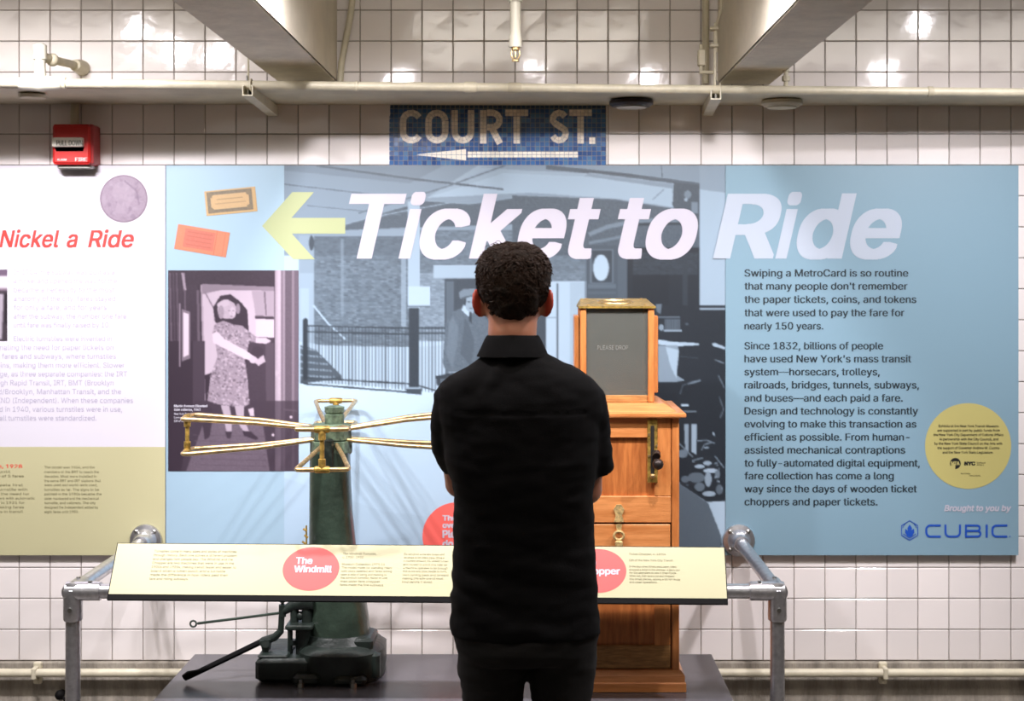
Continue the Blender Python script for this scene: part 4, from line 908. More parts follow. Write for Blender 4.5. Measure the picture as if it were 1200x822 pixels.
# base: rounded main foot with step
g = G(); bx = wx(401); rr = lambda px: px/375.2
g.loft([ring(bx, rr(50), HP+.002, rr(56), p=2.6), ring(bx, rr(50.5), HP+.03, rr(57), p=2.6), ring(bx, rr(50), HP+.085, rr(56), p=2.6), ring(bx, rr(45), HP+.1, rr(50), p=2.6), ring(bx-.005, rr(41), HP+.106, rr(43), p=2.5), ring(bx-.01, rr(37), HP+.13, rr(38), p=2.5)])
g.make('foot', M['dgreen'], wm_, 40)
g = G().bbox((wx(424), YW-.11, HP+.002), (wx(449), YW+.11, HP+.088), .01); g.bbox((wx(418), YW-.10, HP+.09), (wx(441), YW+.05, HP+.128), .008); g.make('foot_step', M['dgreen'], wm_)
g = G().bbox((wx(308), YW-.13, HP+.002), (wx(372), YW+.10, HP+.075), .012); g.bbox((wx(310), YW-.12, HP+.075), (wx(345), YW+.09, HP+.083), .004)
g.bbox((wx(352), YW-.16, HP+.001), (wx(384), YW-.10, HP+.035), .01); g.bbox((wx(398), YW-.165, HP+.001), (wx(436), YW-.12, HP+.03), .01); g.make('side_plinth', M['dgreen'], wm_)
for px in (361, 420): 
    g = G().tube([(wx(px)+.005, YW-.17, HP+.0005), (wx(px)+.005, YW-.17, HP+.014)], .011, 6); g.tube([(wx(px)+.005, YW-.17, HP+.014), (wx(px)+.005, YW-.17, HP+.024)], .006, 8); g.make('anchor_bolt', M['steel'], wm_)
# hub
hz0, hz1 = wz(537), wz(494); hx = wx(388)
g = G(); g.loft([ring(hx, .062, hz0+.012, n=8), ring(hx, .066, hz0+.02, n=8), ring(hx, .066, wz(517), n=8), ring(hx, .060, wz(516), n=8)]).make('lower_hub', M['greenl'], wm_, 20)
g = G(); g.loft([ring(hx, .058, wz(515.5), n=8), ring(hx, .063, wz(514.5), n=8), ring(hx, .063, wz(499), n=8), ring(hx, .054, wz(496.5), n=8), ring(hx, .04, wz(496), n=24)]).make('upper_hub', M['greenl'], wm_, 20)
hx2 = wx(392); g = G(); g.loft([ring(hx2, .03, wz(497), n=24), ring(hx2, .031, wz(486), n=24), ring(hx2, .026, wz(485), n=24), ring(hx2, .030, wz(483), n=24), ring(hx2, .031, wz(477), n=24), ring(hx2, .018, wz(475.5), n=24)]).make('cap', M['greenl'], wm_, 30)
g = G().bbox((hx-.02, YW-.075, wz(545)), (hx+.018, YW-.058, wz(512)), .005); g.make('latch_block', M['dgreen'], wm_)
# brass arms
th0 = R(4)
def arm(ang, L_, zu_, zl_, zhu, zhl, hw=.074, rt=.0068):
    dx, dy = math.cos(ang), math.sin(ang); sx_, sy_ = -dy, dx; c0 = Vector((hx, YW, 0))
    def q(l, s, z): return Vector((c0.x+dx*l+sx_*s, c0.y+dy*l+sy_*s, z))
    A = thing_part('arm'); g = G()
    for zo, zi in ((zu_, zhu), (zl_, zhl)):
        pts = [q(.05, -.02, zi), q(L_*.5, -.02-(hw-.02)*.52, (zo+zi)/2+(zo-zi)*.08), q(L_-.02, -hw, zo), q(L_-.004, -hw+.004, zo), q(L_, -hw+.016, zo), q(L_, 0, zo), q(L_, hw-.016, zo), q(L_-.004, hw-.004, zo), q(L_-.02, hw, zo), q(L_*.5, .02+(hw-.02)*.52, (zo+zi)/2+(zo-zi)*.08), q(.05, .02, zi)]
        g.tube(pts, rt, 12)
    o = g.make('arm', M['brass'], wm_)
    g = G()
    for zo in (zu_, zl_):
        g.tube([q(L_, -.022, zo), q(L_, -.018, zo), q(L_, .018, zo), q(L_, .022, zo)], [rt+.001, rt+.0035, rt+.0035, rt+.001], 12)
    g.tube([q(L_, 0, zl_), q(L_, 0, zl_+.012), q(L_, 0, zl_+.03), q(L_, 0, zl_+.031), q(L_, 0, zu_-.031), q(L_, 0, zu_-.03), q(L_, 0, zu_-.012), q(L_, 0, zu_)], [rt+.002, rt+.004, rt+.004, rt, rt, rt+.004, rt+.004, rt+.002], 12)
    g.make('end_fitting', M['brassold'], o)
def thing_part(n): return None
zA, zB, zhA, zhB = wz(489), wz(529), wz(501.5), wz(515)
arm(R(180), .449, zA, zB, zhA, zhB)
arm(R(2), .47, wz(483), wz(525), zhA-.002, zhB)
arm(R(-90)+R(4.5), .395, wz(489)+.004, wz(529)-.004, zhA+.002, wz(519))
arm(R(90)+R(6), .43, wz(484), wz(512), zhA+.006, zhB+.004, hw=.068)
# levers and mechanism at the left of the foot
yq = YW-.06; P3 = lambda px, py, y=yq: Vector((X(px, y+D), y, Z(py, y+D)))
g = G(); c_ = P3(226.5, 731.5); g.tube([c_+Vector((.0095*math.cos(R(k*30)), 0, .0095*math.sin(R(k*30)))) for k in range(12)], .003, 8, closed=True)
g.tube([P3(231.5, 731), P3(280, 725), P3(330, 718.5)], .0042, 10); g.make('pull_rod', M['green'], wm_)
g = G(); a, b = P3(218, 795, YW-.12), P3(306, 752.5); g.tube([a, a.lerp(b, .02), a.lerp(b, .97), b], [.007, .0085, .0095, .01], 8); g.tube([P3(216, 795, YW-.12), P3(221, 791, YW-.12), P3(236, 787, YW-.115)], [.011, .011, .007], 8)
g.make('foot_lever', M['black'], wm_)
g = G(); g.tube([P3(331, 700), P3(331, 712)], .005, 10); g.tube([P3(331, 703), P3(331, 706)], .009, 8); g.tube([P3(331, 709), P3(331, 723)], .0115, 10); g.tube([P3(330, 722), P3(329, 742)], .0095, 10); g.tube([P3(329, 740), P3(322, 747), P3(308, 752), P3(304, 754)], [.011, .0125, .013, .01], 10)
g.make('linkage', M['dgreen'], wm_)
g = G(); g.prism([(P3(306, 750).x, P3(306, 750).z), (P3(318, 748).x, P3(318, 748).z), (P3(316, 762).x, P3(316, 762).z), (P3(330, 772).x, P3(330, 772).z), (P3(338, 776).x, P3(338, 776).z), (P3(309, 778).x, P3(309, 778).z), (P3(309, 762).x, P3(309, 762).z)], yq-.02, yq+.02); g.tube([P3(311, 755, yq-.03), P3(311, 755, yq+.03)], .012, 14); g.make('pivot_bracket', M['dgreen'], wm_, 30)
g = G(); a, b = P3(337, 729), P3(369, 735); g.bbox((a.x, yq-.05, b.z), (b.x, yq+.05, a.z), .004); a, b = P3(340, 768), P3(369, 775); g.bbox((a.x, yq-.05, b.z), (b.x, yq+.05, a.z), .004)
g.tube([P3(340, 735), P3(340, 770)], .008, 10); g.tube([P3(356, 735), P3(355, 768)], [.026, .022], 18); g.tube([P3(344, 750), P3(344, 756)], .011, 8); g.make('coin_mechanism', M['dgreen'], wm_)
g = G(); g.tube([P3(332, 717), P3(344, 709), P3(356, 706), P3(368, 706)], [.012, .018, .024, .026], 12); g.tube([P3(345, 712), P3(345, 729)], .013, 12); g.tube([P3(360, 712), P3(360, 729)], .017, 12); g.ball(P3(352, 722), .014, 12, 8); g.make('crank_housing', M['dgreen'], wm_)
g = G(); q0 = P3(359, 620, YW); a_ = [q0+Vector((-.004+.004*math.sin(k), .0, -.01*k)) for k in range(12)]
for k in range(0, 11, 2): g.tube([a_[k]+Vector((-.006, 0, 0)), a_[k]+Vector((.006, 0, -.008))], .0035, 8)
g.tube([q0+Vector((.0, 0, .01)), q0+Vector((0, 0, -.14))], .0028, 6); g.make('hanging_chain', M['brassold'], wm_)

# ================================================================ OAK TICKET CHOPPER
DF = 4.2; YF = DF-D; cs = DF/F; HX = lambda px: X(px, DF); HZ = lambda py: Z(py, DF); XC = X(723.5, DF)
ch = thing('ticket_chopper', 'tall oak ticket chopper cabinet with brass handle plate and glass box on top', 'cabinet', (XC, YF+.2, HP))
YBk = -.295; hw = HX(796)-XC; zt = HZ(490)
G().box((XC-hw, YF+.02, HP+.055), (XC+hw, YBk, zt)).make('carcass', M['oak'], ch, None)
g = G()
for s in (-1, 1): a = XC+s*hw; g.bbox((a, YF, HP+.055), (a-s*(HX(796)-HX(787.5)), YF+.022, zt), .002)
g.make('side_stile', M['oak'], ch, None)
def hbox(n, xa, ya, xb, yb, y0, y1, m, c_=.0018, par=None): return G().bbox((xa, y0, HZ(yb)), (xb, y1, HZ(ya)), c_).make(n, M[m], par or ch, None)
xi0, xi1 = XC-hw+cs*9.2, XC+hw-cs*9.2; sw = cs*20
# upper front
up = hbox('upper_panel', xi0+sw-.01, 514, xi1-sw+.01, 583, YF+.011, YF+.02, 'oakp')
hbox('rail', xi0+.001, 490.5, xi1-sw*.98, 513.5, YF+.001, YF+.021, 'oakh'); hbox('rail', xi0+.001, 582, xi1-.001, 613, YF+.001, YF+.021, 'oakh')
hbox('stile', xi1-sw, 490.5, xi1-.001, 582, YF+.001, YF+.021, 'oak'); hbox('stile', xi0+.001, 513.5, xi0+sw, 582, YF+.001, YF+.021, 'oak')
# lower door
dr = hbox('door', xi0+sw-.01, 640, xi1-sw+.01, 770, YF+.009, YF+.021, 'oakp')
hbox('door_rail', xi0+.003, 615, xi1-.003, 652, YF+.001, YF+.021, 'oakh', par=dr); hbox('door_rail', xi0+.003, 757, xi1-.003, 784, YF+.001, YF+.021, 'oakd', par=dr)
hbox('door_stile', xi1-sw, 652, xi1-.003, 757, YF+.001, YF+.021, 'oak', par=dr); hbox('door_stile', xi0+.003, 652, xi0+sw, 757, YF+.001, YF+.021, 'oak', par=dr)
hbox('door_gap', xi0+.0005, 613.5, xi1-.0005, 784.5, YF+.016, YF+.0205, 'dark', .001, par=dr)
# base moulding and cornice
ex = HX(803.5)-XC; g = G()
def mold(g, prof):                                   # prof: (overhang, z) all round
    g.loft([[(XC-hw-o, YF-o, z), (XC+hw+o, YF-o, z), (XC+hw+o, YBk+min(o, .004), z), (XC-hw-o, YBk+min(o, .004), z)] for o, z in prof])
eo = ex-hw
mold(g, [(eo, HP+.0015), (eo, HP+.026), (eo*.8, HP+.03), (eo*.8, HP+.048), (.004, HP+.062), (.001, HP+.064)]); g.make('base_moulding', M['oakh'], ch, None)
zc = HZ(484)
g = G(); mold(g, [(.001, zt-.002), (.006, zt+.002), (eo*.95, zt+.003), (eo, zt+.006), (eo, zc-.002), (eo-.003, zc)]); g.make('cornice', M['oakh'], ch, None)
D4 = 4.31; zr_ = zc+.02; r0 = hw-.002; g = G(); g.loft([[(XC-r0, YF+.025, zc-.001), (XC+r0, YF+.025, zc-.001), (XC+r0, YBk-.01, zc-.001), (XC-r0, YBk-.01, zc-.001)], [(XC-r0+.035, YF+.085, zr_), (XC+r0-.035, YF+.085, zr_), (XC+r0-.035, YBk-.03, zr_), (XC-r0+.035, YBk-.03, zr_)]]); g.make('top_board', M['oakh'], ch, None)
# glass box
DG = 4.32; YG = DG-D; xg = X(723.3, DG); gw = (768-678)/2*DG/F-.004; gz0, gz1 = zr_, Z(361.5, DG); gd = .225; pw = .019
gb = G()
posts = G()
for sx in (-1, 1):
    for yy in (YG, YG+gd-pw): posts = G(); posts.bbox((xg+sx*gw, yy, gz0), (xg+sx*(gw-pw), yy+pw, gz1), .003); posts.make('corner_post', M['oak'], ch, None)
G().bbox((xg-gw+pw, YG+.006, gz0+.0), (xg+gw-pw, YG+gd-.01, gz0+.022), .002).make('inner_floor', M['oakd'], ch, None)
G().box((xg-gw+pw, YG+.008, gz0+.001), (xg+gw-pw, YG+.011, gz1-.001)).make('glass_pane', M['glass'], ch, None)
G().box((xg-gw+pw, YG+gd-.012, gz0+.001), (xg+gw-pw, YG+gd-.009, gz1-.001)).make('glass_pane', M['glass'], ch, None)
for s in (-1, 1):
    G().box((xg+s*(gw-.008), YG+pw, gz0+.001), (xg+s*(gw-.011), YG+gd-pw, gz1-.001)).make('glass_pane', M['glass'], ch, None)
    zl = Z(457 if s > 0 else 446, DG+.06)
    G().bbox((xg+s*(gw+.0005), YG+.05, gz0+.025), (xg+s*(gw+.016), YG+gd-.02, Z(370, DG+.06)), .003).make('side_board', M['oak'], ch, None)
G().box((xg-gw+pw-.001, YG+.012, gz0+.035), (xg+gw-pw+.001, YG+.014, gz0+.037)).make('glass_bar', M['steel'], ch, None)
g = G(); put_text(g, 'PLEASE DROP', 700, 410, 736, 5, lambda a, b: (X(a, DG+.0075), YG+.0075, Z(b, DG+.0075)), .0, 0, 3); g.make('glass_lettering', mat('faded_etching', (128, 130, 125), .6), ch, None)
# brass lid, slightly hipped and rising to the back
g = G(); lo = gw+.004; y1_, y2_ = YG-.006, YG+gd+.004
A = [(xg-lo, y1_, gz1), (xg+lo, y1_, gz1), (xg+lo, y2_, gz1), (xg-lo, y2_, gz1)]; Bq = [(x, y, z+.006) for x, y, z in A]
zl1 = Z(350, DG+.2); Cq = [(xg-lo+.004, y1_+.003, gz1+.007), (xg+lo-.004, y1_+.003, gz1+.007), (xg+lo-.012, y2_-.01, zl1), (xg-lo+.012, y2_-.01, zl1)]
g.loft([A, Bq, Cq]); lid = g.make('brass_lid', M['brassold'], ch, None)
n_l = ((Vector(Cq[1])-Vector(Cq[0])).cross(Vector(Cq[3])-Vector(Cq[0]))).normalized(); cc = sum((Vector(p) for p in Cq), Vector())/4; uu = Vector((1, 0, 0)); vv = n_l.cross(uu)
for rx_, ry_, rr_ in ((.055, .055, .0022), (.042, .042, .0014)): G().tube([cc+uu*rx_*math.cos(R(k*10))+vv*ry_*math.sin(R(k*10))+n_l*.001 for k in range(36)], rr_, 6, closed=True).make('oval_ornament', M['brass'], lid)
g = G(); put_text(g, 'TICKETS', -.034, .009, .034, .018, lambda a, b: tuple(cc+uu*a-vv*b+n_l*.0012), .02, 0, 4); g.make('lid_lettering', M['brass'], lid, None)
for sx in (-1, 1):
    for sy in (-1, 1): q = cc+uu*sx*.088+vv*sy*.085; G().tube([q-n_l*.001, q+n_l*.003], .005, 10).make('lid_screw', M['brass'], lid)
# brass handle plate with knob
hp = hbox('handle_plate', HX(758.5), 491.5, HX(770.5), 566, YF-.006, YF+.003, 'brassold', .002)
G().box((HX(762.3), YF-.0068, HZ(558)), (HX(766.5), YF-.0058, HZ(499))).make('slot', M['dark'], hp, None)
g = G().tube([(HX(766), YF-.004, HZ(536)), (HX(768), YF-.03, HZ(539))], .005, 10); g.ball((HX(769.5), YF-.045, HZ(542)), .0165, 18, 12); g.tube([(HX(769), YF-.012, HZ(531)), (HX(768.5), YF-.028, HZ(534))], .012, 14); g.make('knob', M['iron'], hp)
for px, py in ((760.3, 509), (760.3, 534), (769, 522), (769, 548)): G().tube([(HX(px), YF-.005, HZ(py)), (HX(px), YF-.009, HZ(py))], .004, 8).make('plate_screw', M['brass'], hp)
G().ball((HX(764.5), YF-.008, HZ(558)), .008, 12, 8).make('lower_stud', M['brass'], hp)
# hasp and padlock
g = G(); g.prism([(HX(a), HZ(b)) for a, b in ((719.5, 612), (731, 612), (729, 604), (731.5, 597), (728, 591.5), (722.5, 591.5), (719, 597), (721.5, 604))], YF-.004, YF+.002); hs = g.make('hasp', M['brassworn'], ch, 30)
g = G(); g.prism([(HX(a), HZ(b)) for a, b in ((721.5, 614.5), (729, 614.5), (727.5, 624), (723, 624))], YF-.006, YF+.002); g.make('hasp_leaf', M['brassworn'], hs, 30)
g = G(); cx_, cz_ = HX(725), HZ(627.5)
g.tube([(cx_+.0145*math.cos(R(k*24)), YF-.01, cz_+.0125*math.sin(R(k*24))) for k in range(15)], .0045, 8, closed=True); g.bbox((cx_-.011, YF-.02, HZ(650)), (cx_+.012, YF-.002, HZ(633)), .004); tag(g.make('padlock', M['brassworn']), 'small old worn brass padlock hanging from the hasp of the oak cabinet', 'padlock')

# ================================================================ THE VISITOR (seen from behind)
PD = 3.45; PYc = PD-D; k_ = PD/F
def QP(px, py, off=0): return Vector(((px-CX)*k_, PYc+off, EYE-(py-CY)*k_))
person = thing('person', 'man with short dark hair in black short sleeved shirt standing with his back turned', 'person', ((612-CX)*k_, PYc, 0))
def baked(g, name, m, voxel, smooth=3, fac=.5, fn=None):
    me = g.mesh(name); o = bpy.data.objects.new(name, me); COL.objects.link(o)
    r = o.modifiers.new('r', 'REMESH'); r.mode = 'VOXEL'; r.voxel_size = voxel
    if smooth: s_ = o.modifiers.new('s', 'SMOOTH'); s_.iterations = smooth; s_.factor = fac
    dg = bpy.context.evaluated_depsgraph_get(); me2 = bpy.data.meshes.new_from_object(o.evaluated_get(dg))
    bpy.data.objects.remove(o); bpy.data.meshes.remove(me); me2.name = name
    if fn:
        n = len(me2.vertices); co = np.empty(n*3, np.float32); me2.vertices.foreach_get('co', co); co = co.reshape(-1, 3)
        no = np.empty(n*3, np.float32); me2.vertices.foreach_get('normal', no); no = no.reshape(-1, 3)
        dsp = np.array([fn(*p) for p in co], np.float32); co += no*dsp[:, None]; me2.vertices.foreach_set('co', co.ravel()); me2.update()
    me2.shade_smooth(); me2.materials.clear(); me2.materials.append(m)
    return link(bpy.data.objects.new(name, me2), person)
def se(c, rx, ryb, ryf, z, n=32, p=2.0):             # ring with different depth behind (-y) and in front (+y)
    o = []
    for k in range(n):
        a = 2*math.pi*k/n; c_, s_ = math.cos(a), math.sin(a); ry = ryf if s_ > 0 else ryb
        o.append((c[0]+rx*math.copysign(abs(c_)**(2/p), c_), c[1]+ry*math.copysign(abs(s_)**(2/p), s_), z))
    return o
HXc = (601-CX)*k_; HYc = PYc+.015
hc = (HXc, HYc)
body = G()
body.loft([se(hc, rx, rb, rf, z) for z, rx, rb, rf in ((1.572, .022, -.05, .085), (1.58, .040, -.02, .094), (1.60, .056, .03, .097), (1.63, .066, .066, .098), (1.655, .071, .083, .097), (1.69, .0745, .092, .096), (1.72, .075, .094, .098), (1.745, .0725, .09, .094), (1.768, .063, .076, .08), (1.785, .044, .054, .056), (1.794, .02, .026, .026))] )
# face: brow, nose, lips, chin, eyelids
fy = HYc+.092
body.loft([[(HXc+x*s_, fy+y, z) for x, y in ((-1, -.02), (1, -.02), (.55, .4), (-.55, .4))] for s_, y_, z in ()] or [[(HXc-.008, fy-.02, 1.70), (HXc+.008, fy-.02, 1.70), (HXc+.005, fy+.006, 1.70), (HXc-.005, fy+.006, 1.70)], [(HXc-.014, fy-.02, 1.668), (HXc+.014, fy-.02, 1.668), (HXc+.009, fy+.022, 1.666), (HXc-.009, fy+.022, 1.666)], [(HXc-.016, fy-.02, 1.654), (HXc+.016, fy-.02, 1.654), (HXc+.012, fy+.016, 1.655), (HXc-.012, fy+.016, 1.655)]])
body.ball((HXc, fy, 1.712), .03, sc=(1.5, .42, .28)); body.ball((HXc, fy+.004, 1.631), .02, sc=(1.15, .5, .26)); body.ball((HXc, fy+.002, 1.622), .018, sc=(1.15, .5, .3)); body.ball((HXc, fy-.008, 1.588), .02, sc=(1.1, .7, .7))
for s in (-1, 1):
    body.ball((HXc+s*.031, fy-.008, 1.694), .0125, sc=(1.2, .8, .8))
    ec = Vector((HXc+s*.083, HYc-.004, 1.657)); rt_ = Matrix.Rotation(s*R(38), 3, 'Z') @ Matrix.Rotation(-s*R(-8), 3, 'Y')
    body.ball(ec, 1, 18, 12, sc=(.0062, .019, .031), rot=rt_)
    body.tube([ec+rt_ @ Vector((s*.003, .019*math.cos(R(a)), .0325*math.sin(R(a)))) for a in range(20, 300, 20)], [.0042]*14, 8)
    body.ball(ec+rt_ @ Vector((0, .006, -.026)), .009, sc=(.7, 1, 1.1)); body.ball(ec+Vector((-s*.012, .006, 0)), .014, sc=(1, 1, 1.4))
nb = QP(600.5, 420, -.005); body.tube([nb+Vector((0, -.008, -.05)), nb+Vector((0, -.008, 0)), nb+Vector((0, -.003, .06)), Vector((HXc, HYc-.012, 1.62)), Vector((HXc, HYc+.0, 1.66))], [.05, .055, .0595, .060, .056], 28)
# trunk, hips, legs
body.loft([se(((612-CX)*k_, PYc), rx, rb, rf, z, p=2.3) for z, rx, rb, rf in ((.80, .15, .10, .09), (.88, .165, .11, .10), (.98, .15, .095, .095), (1.08, .145, .09, .1), (1.2, .158, .095, .11), (1.32, .16, .09, .1), (1.40, .14, .075, .08), (1.44, .11, .06, .06), (1.48, .07, .05, .05))])
LEG = ((577, 580, 584), (659, 654, 650))
for (a_, b_, c_) in LEG:
    xh, xk, xf = [(v-CX)*k_ for v in (a_, b_, c_)]
    body.tube([(xh, PYc, .84), (xh, PYc, .74), (xk, PYc+.02, .5), (xk, PYc+.012, .46), (xf, PYc-.012, .32), (xf, PYc-.005, .12), (xf, PYc+.0, .05)], [.078, .076, .056, .052, .05, .036, .036], 20)
    body.ball((xf, PYc+.06, .05), 1, sc=(.038, .11, .035))
# arms with hands loosely clasped in front
def chain(pts, rad, n=14): body.tube(pts, rad, n); [body.ball(p, r, 14, 10) for p, r in zip(pts, rad)]
handL, handR = QP(583, 604, .30), QP(632, 604, .30)
chain([QP(538, 480, 0), QP(532, 515, .045), QP(536, 573, .10)], [.038, .041, .037])
chain([QP(536, 573, .10), QP(548, 588, .18), handL+Vector((-.035, -.02, .005))], [.038, .036, .025])
chain([QP(680, 480, 0), QP(688, 515, .04), QP(690, 580, .085)], [.038, .041, .037])
chain([QP(690, 580, .085), QP(675, 592, .17), handR+Vector((.04, -.02, .005))], [.038, .036, .025])
for s, hnd in ((1, handL), (-1, handR)):             # s: the way the fingers point in x
    w0 = hnd+Vector((-s*.035, -.02, .005)); pc = hnd+Vector((s*.012, .004, -.006)); dz = .0 if s > 0 else -.0
    yb_ = 0 if s > 0 else .034
    body.tube([w0, w0.lerp(pc, .5)+Vector((0, yb_*.5, 0)), pc+Vector((s*.02, yb_, 0))], [.024, .026, .022], 14); body.ball(pc+Vector((0, yb_, 0)), 1, sc=(.045, .016, .042))
    for q_, (fz, fl__) in enumerate(((.030, .95), (.011, 1.05), (-.009, 1.0), (-.028, .8))):
        b0 = pc+Vector((s*.036, yb_, fz)); b1 = b0+Vector((s*.034*fl__, .008 if s > 0 else .008, -.003)); b2 = b1+Vector((s*.018*fl__, -.018 if s < 0 else .016, -.004)); b3 = b2+Vector((s*.004, -.018 if s < 0 else .016, -.004))
        body.tube([b0-Vector((s*.01, 0, 0)), b0, b1, b2, b3], [.0095, .0095, .0088, .0082, .007], 10); body.ball(b3, .0072, 10, 8)
    t0 = pc+Vector((-s*.008, yb_-.004, .034)); t1 = t0+Vector((s*.022, -.012, .022)); t2 = t1+Vector((s*.024, -.006, .012)); body.tube([t0-Vector((0, 0, .01)), t0, t1, t2], [.012, .012, .0105, .008], 10); body.ball(t2, .008, 10, 8)
bo = baked(body, 'body', M['skin'], .0048, 3, .5)
me = bo.data; n = len(me.vertices); co = np.empty(n*3, np.float32); me.vertices.foreach_get('co', co); co = co.reshape(-1, 3)
base = np.array(lin((188, 128, 102))); red = np.array(lin((176, 66, 48))); c_ = np.tile(base, (n, 1))
earw = np.clip((np.abs(co[:, 0]-HXc)-.074)/.008, 0, 1)*((co[:, 2] > 1.6) & (co[:, 2] < 1.72)); c_ = c_*(1-earw[:, None])+red*earw[:, None]
lips = ((np.abs(co[:, 0]-HXc) < .024) & (co[:, 1] > HYc+.09) & (np.abs(co[:, 2]-1.626) < .011)); c_[lips] = lin((176, 92, 84))
att = me.color_attributes.new('print', 'FLOAT_COLOR', 'POINT'); att.data.foreach_set('color', np.concatenate([c_, np.ones((n, 1))], 1).astype(np.float32).ravel())
bo['label'] = 'fair skin with reddish ears'
# ---- shirt
def nz(x, y, z, s): return mnoise.noise(Vector((x*s, y*s, z*s)))
def fold(x, y, z):
    v = .0045*nz(x, y, z*1.8, 9)+.0025*nz(x+3, y, z*2.4, 22)
    lw = max(0, min(1, (1.12-z)/.15)); v += lw*.004*math.sin(z*95+x*22+5*nz(x, y, z, 6))*max(0, nz(x+9, y, z, 5)+.35)
    up_ = max(0, min(1, (z-1.18)/.1)); v += up_*.0035*math.sin((x-(-.03))*70*(1 if x > 0 else -1)+z*45+4*nz(x, y, z, 7))*max(0, nz(x+5, y, z, 6)+.2)
    if abs(z-1.395) < .003 and abs(x+.03) < .16 and y < PYc: v -= .003
    return v
sh = G(); rows = [(396, 573, 628, .062), (410, 569, 636, .070), (423, 558, 659, .082), (432, 543, 676, .094), (441, 526, 692, .103), (453, 514, 702, .111), (470, 511, 707, .117), (500, 516, 704, .124), (540, 523, 701, .128), (580, 532, 696, .124), (625, 531, 696, .119), (665, 530, 698, .118), (700, 528, 701, .121), (728, 526.5, 704, .126), (742, 528, 703, .127)]
sh.loft([se(((a+b)/2*k_-CX*k_, PYc), (b-a)/2*k_, dp, dp*.98, EYE-(y-CY)*k_, 40, 2.35) for y, a, b, dp in reversed(rows)])
sh.tube([QP(545, 462, 0), QP(531, 470, .005), QP(528, 500, .02), QP(527.5, 525, .045), QP(537, 549, .06)], [.052, .0535, .0525, .052, .046], 24)
sh.tube([QP(672, 462, 0), QP(686, 470, .005), QP(690, 500, .02), QP(694.5, 532, .035), QP(698, 556, .05)], [.052, .0515, .0525, .052, .0475], 24)
so = baked(sh, 'shirt', M['shirt'], .007, 4, .5, fold); so['label'] = 'black cotton shirt with short sleeves'
# flat collar standing round the neck
g = G(); rings = []; cc_ = QP(601, 400, -.004); n = 44
for (z_, r1, r2) in ((-.034, .0885, .084), (-.014, .079, .077), (.004, .071, .068), (.014, .0655, .0635), (.018, .062, .061), (.017, .0585, .058), (.004, .060, .060), (-.03, .077, .077)):
    rings.append([(cc_.x+r1*math.cos(2*math.pi*k/n)*1.0, cc_.y-.004+r2*math.sin(2*math.pi*k/n)*1.04, cc_.z+z_-.012*max(0, math.sin(2*math.pi*k/n))-.0025*abs(math.cos(2*math.pi*k/n))) for k in range(n)])
g.loft(rings, cap=False, closed=True).make('collar', M['shirt'], person, 60, recalc=True)
for px, py, off in ((600, 456, -.112),):
    pass
# buttoned cuffs of the sleeves and side vents of the hem
# ---- trousers
tr_ = G(); tr_.loft([se(((615-CX)*k_, PYc), rx, rb, rf, z, 36, 2.3) for z, rx, rb, rf in ((.79, .158, .108, .098), (.81, .170, .122, .112), (.85, .176, .126, .115), (.90, .172, .118, .11), (.95, .163, .108, .104))])
for (a_, b_, c_) in LEG:
    xh, xk, xf = [(v-CX)*k_ for v in (a_, b_, c_)]; s = -1 if a_ < 600 else 1
    xh += s*.0
    tr_.tube([(xh+s*.002, PYc-.002, .86), (xh+s*.001, PYc-.002, .775), (xh-s*.002, PYc, .68), (xk, PYc+.015, .5), (xf, PYc-.008, .32), (xf, PYc-.004, .14), (xf, PYc, .045)], [.088, .084, .0735, .067, .068, .062, .064], 26)
baked(tr_, 'trousers', M['trouser'], .008, 3, .5, lambda x, y, z: .004*nz(x, y, z*2, 9)+.003*nz(x, y, z*3, 20)+.003*math.sin(z*80+x*15)*max(0, nz(x, y, z, 5)))
for (a_, b_, c_) in LEG:
    xf = (c_-CX)*k_
    g = G(); sec = ((-.085, .028, .05), (-.07, .037, .075), (-.02, .038, .085), (.05, .043, .07), (.12, .048, .055), (.17, .043, .042), (.2, .025, .03))
    g.loft([[(xf+w_*math.cos(a), PYc+y_, .012+max(0, h_*math.sin(a)) if math.sin(a) > 0 else .012) for a in [math.pi*k/9 for k in range(10)]] for y_, w_, h_ in sec])
    s_ = g.make('shoe', M['shoe'], person, 50, recalc=True)
    g = G(); out = [(xf+sd_*(w_+.003), PYc+y_) for sd_ in (1,) for y_, w_, h_ in sec]+[(xf-(w_+.003), PYc+y_) for y_, w_, h_ in reversed(sec)]
    g.loft([[(x, y, 0.0005) for x, y in out], [(x, y, .014) for x, y in out]]).make('sole', M['sole'], s_, 40, recalc=True)
# ---- hair
hx_ = HXc+.0012
hp_ = ((1.612, .048, .070), (1.625, .060, .084), (1.645, .071, .097), (1.665, .080, .105), (1.69, .087, .110), (1.715, .0895, .112), (1.74, .0885, .110), (1.762, .083, .104), (1.782, .070, .09), (1.797, .050, .066), (1.804, .026, .034))
hg = G(); rings = []
for z, rx, rb in hp_:
    q = []
    for k in range(48):
        a = 2*math.pi*k/48; c_, s_ = math.cos(a), math.sin(a)
        if s_ <= 0: r_x, r_y = rx, rb
        else:
            fr = .1 if z < 1.70 else (.60 if z < 1.73 else .101/.0895)
            r_x = rx; r_y = rx*fr if z < 1.73 else rx*1.15
            if z < 1.68: r_y = .012
            elif z < 1.735: r_y = .04
        q.append((hx_+r_x*c_, HYc+r_y*s_, z+(.012*abs(c_)**3 if z < 1.66 else 0)))
    rings.append(q)
hg.loft(rings)
def hfold(x, y, z): return .006*nz(x, y, z, 30)+.004*nz(x+2, y, z, 70)-.002*max(0, (1.66-z)/.05)
ho = baked(hg, 'hair', M['hair'], .0042, 3, .5, hfold)
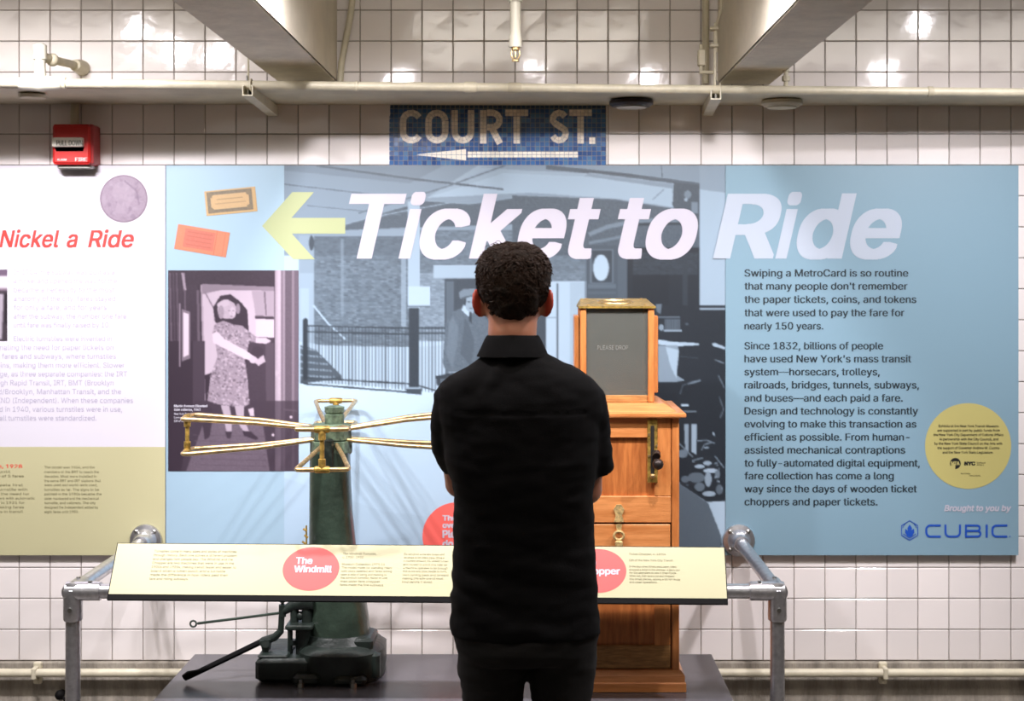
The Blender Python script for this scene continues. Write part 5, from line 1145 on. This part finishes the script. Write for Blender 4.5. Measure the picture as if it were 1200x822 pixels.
# curly locks over the cap
st_ = G(); random.seed(11); cntr = Vector((hx_, HYc, 1.70))
def surf(th, z):
    zs = [h[0] for h in hp_]; i = max(0, min(len(zs)-2, sum(1 for q in zs if q <= z)-1)); t = (z-zs[i])/(zs[i+1]-zs[i]); t = max(0, min(1, t))
    rx = hp_[i][1]*(1-t)+hp_[i+1][1]*t; rb = hp_[i][2]*(1-t)+hp_[i+1][2]*t
    return Vector((hx_+rx*math.cos(th), HYc+(rb if math.sin(th) <= 0 else rx*1.12)*math.sin(th), z))
for k in range(4200):
    z = random.choice([random.uniform(1.61, 1.80), random.uniform(1.68, 1.803)]); th = random.uniform(-math.pi, 0) if z < 1.735 else random.uniform(-math.pi, math.pi)
    if z < 1.665: th = random.uniform(-math.pi*.86, -math.pi*.14)
    p = surf(th, z); nrm_ = (p-cntr).normalized(); dn = Vector((0, 0, -1)); dn = (dn-nrm_*dn.dot(nrm_)); dn = dn.normalized() if dn.length > .2 else Vector((random.uniform(-1, 1), random.uniform(-1, 1), 0)).normalized()
    sdv = nrm_.cross(dn); a = random.gauss(0, .55)+3.4*nz(p.x, p.y, p.z, 26); t = (dn*math.cos(a)+sdv*math.sin(a)).normalized()
    ln = (random.uniform(.006, .011) if z < 1.65 else random.uniform(.012, .024)); lift = .12 if z < 1.66 else (.25 if z < 1.74 else .42); curl = random.uniform(-2.4, 2.4)
    pts, pos, dr = [], p-nrm_*.003, (t+nrm_*lift).normalized()
    for q in range(5):
        pts.append(pos.copy()); pos = pos+dr*ln/4; ax_ = nrm_; dr = (Matrix.Rotation(curl*.28, 3, ax_) @ dr - nrm_*.10).normalized()
    r0_ = random.uniform(.0007, .0017); st_.tube(pts, [r0_*.7, r0_, r0_, r0_*.7, r0_*.15], 4, cap=False)
# fringe curls that stand up above the crown
for k in range(30):
    p = surf(random.uniform(-math.pi, math.pi), random.uniform(1.79, 1.803)); a = random.uniform(0, 6.28); t = Vector((math.cos(a), .3*math.sin(a), .5)).normalized(); pts = []; pos = p.copy()
    for q in range(7): pts.append(pos.copy()); pos = pos+t*.0038; t = (Matrix.Rotation(.42*(1 if math.cos(a) > 0 else -1), 3, 'Y') @ t).normalized()
    st_.tube(pts, [.0007, .0008, .0008, .0007, .0006, .0004, .0002], 4, cap=False)
stuff(st_.make('hair_locks', M['hairl'], ho, 80))
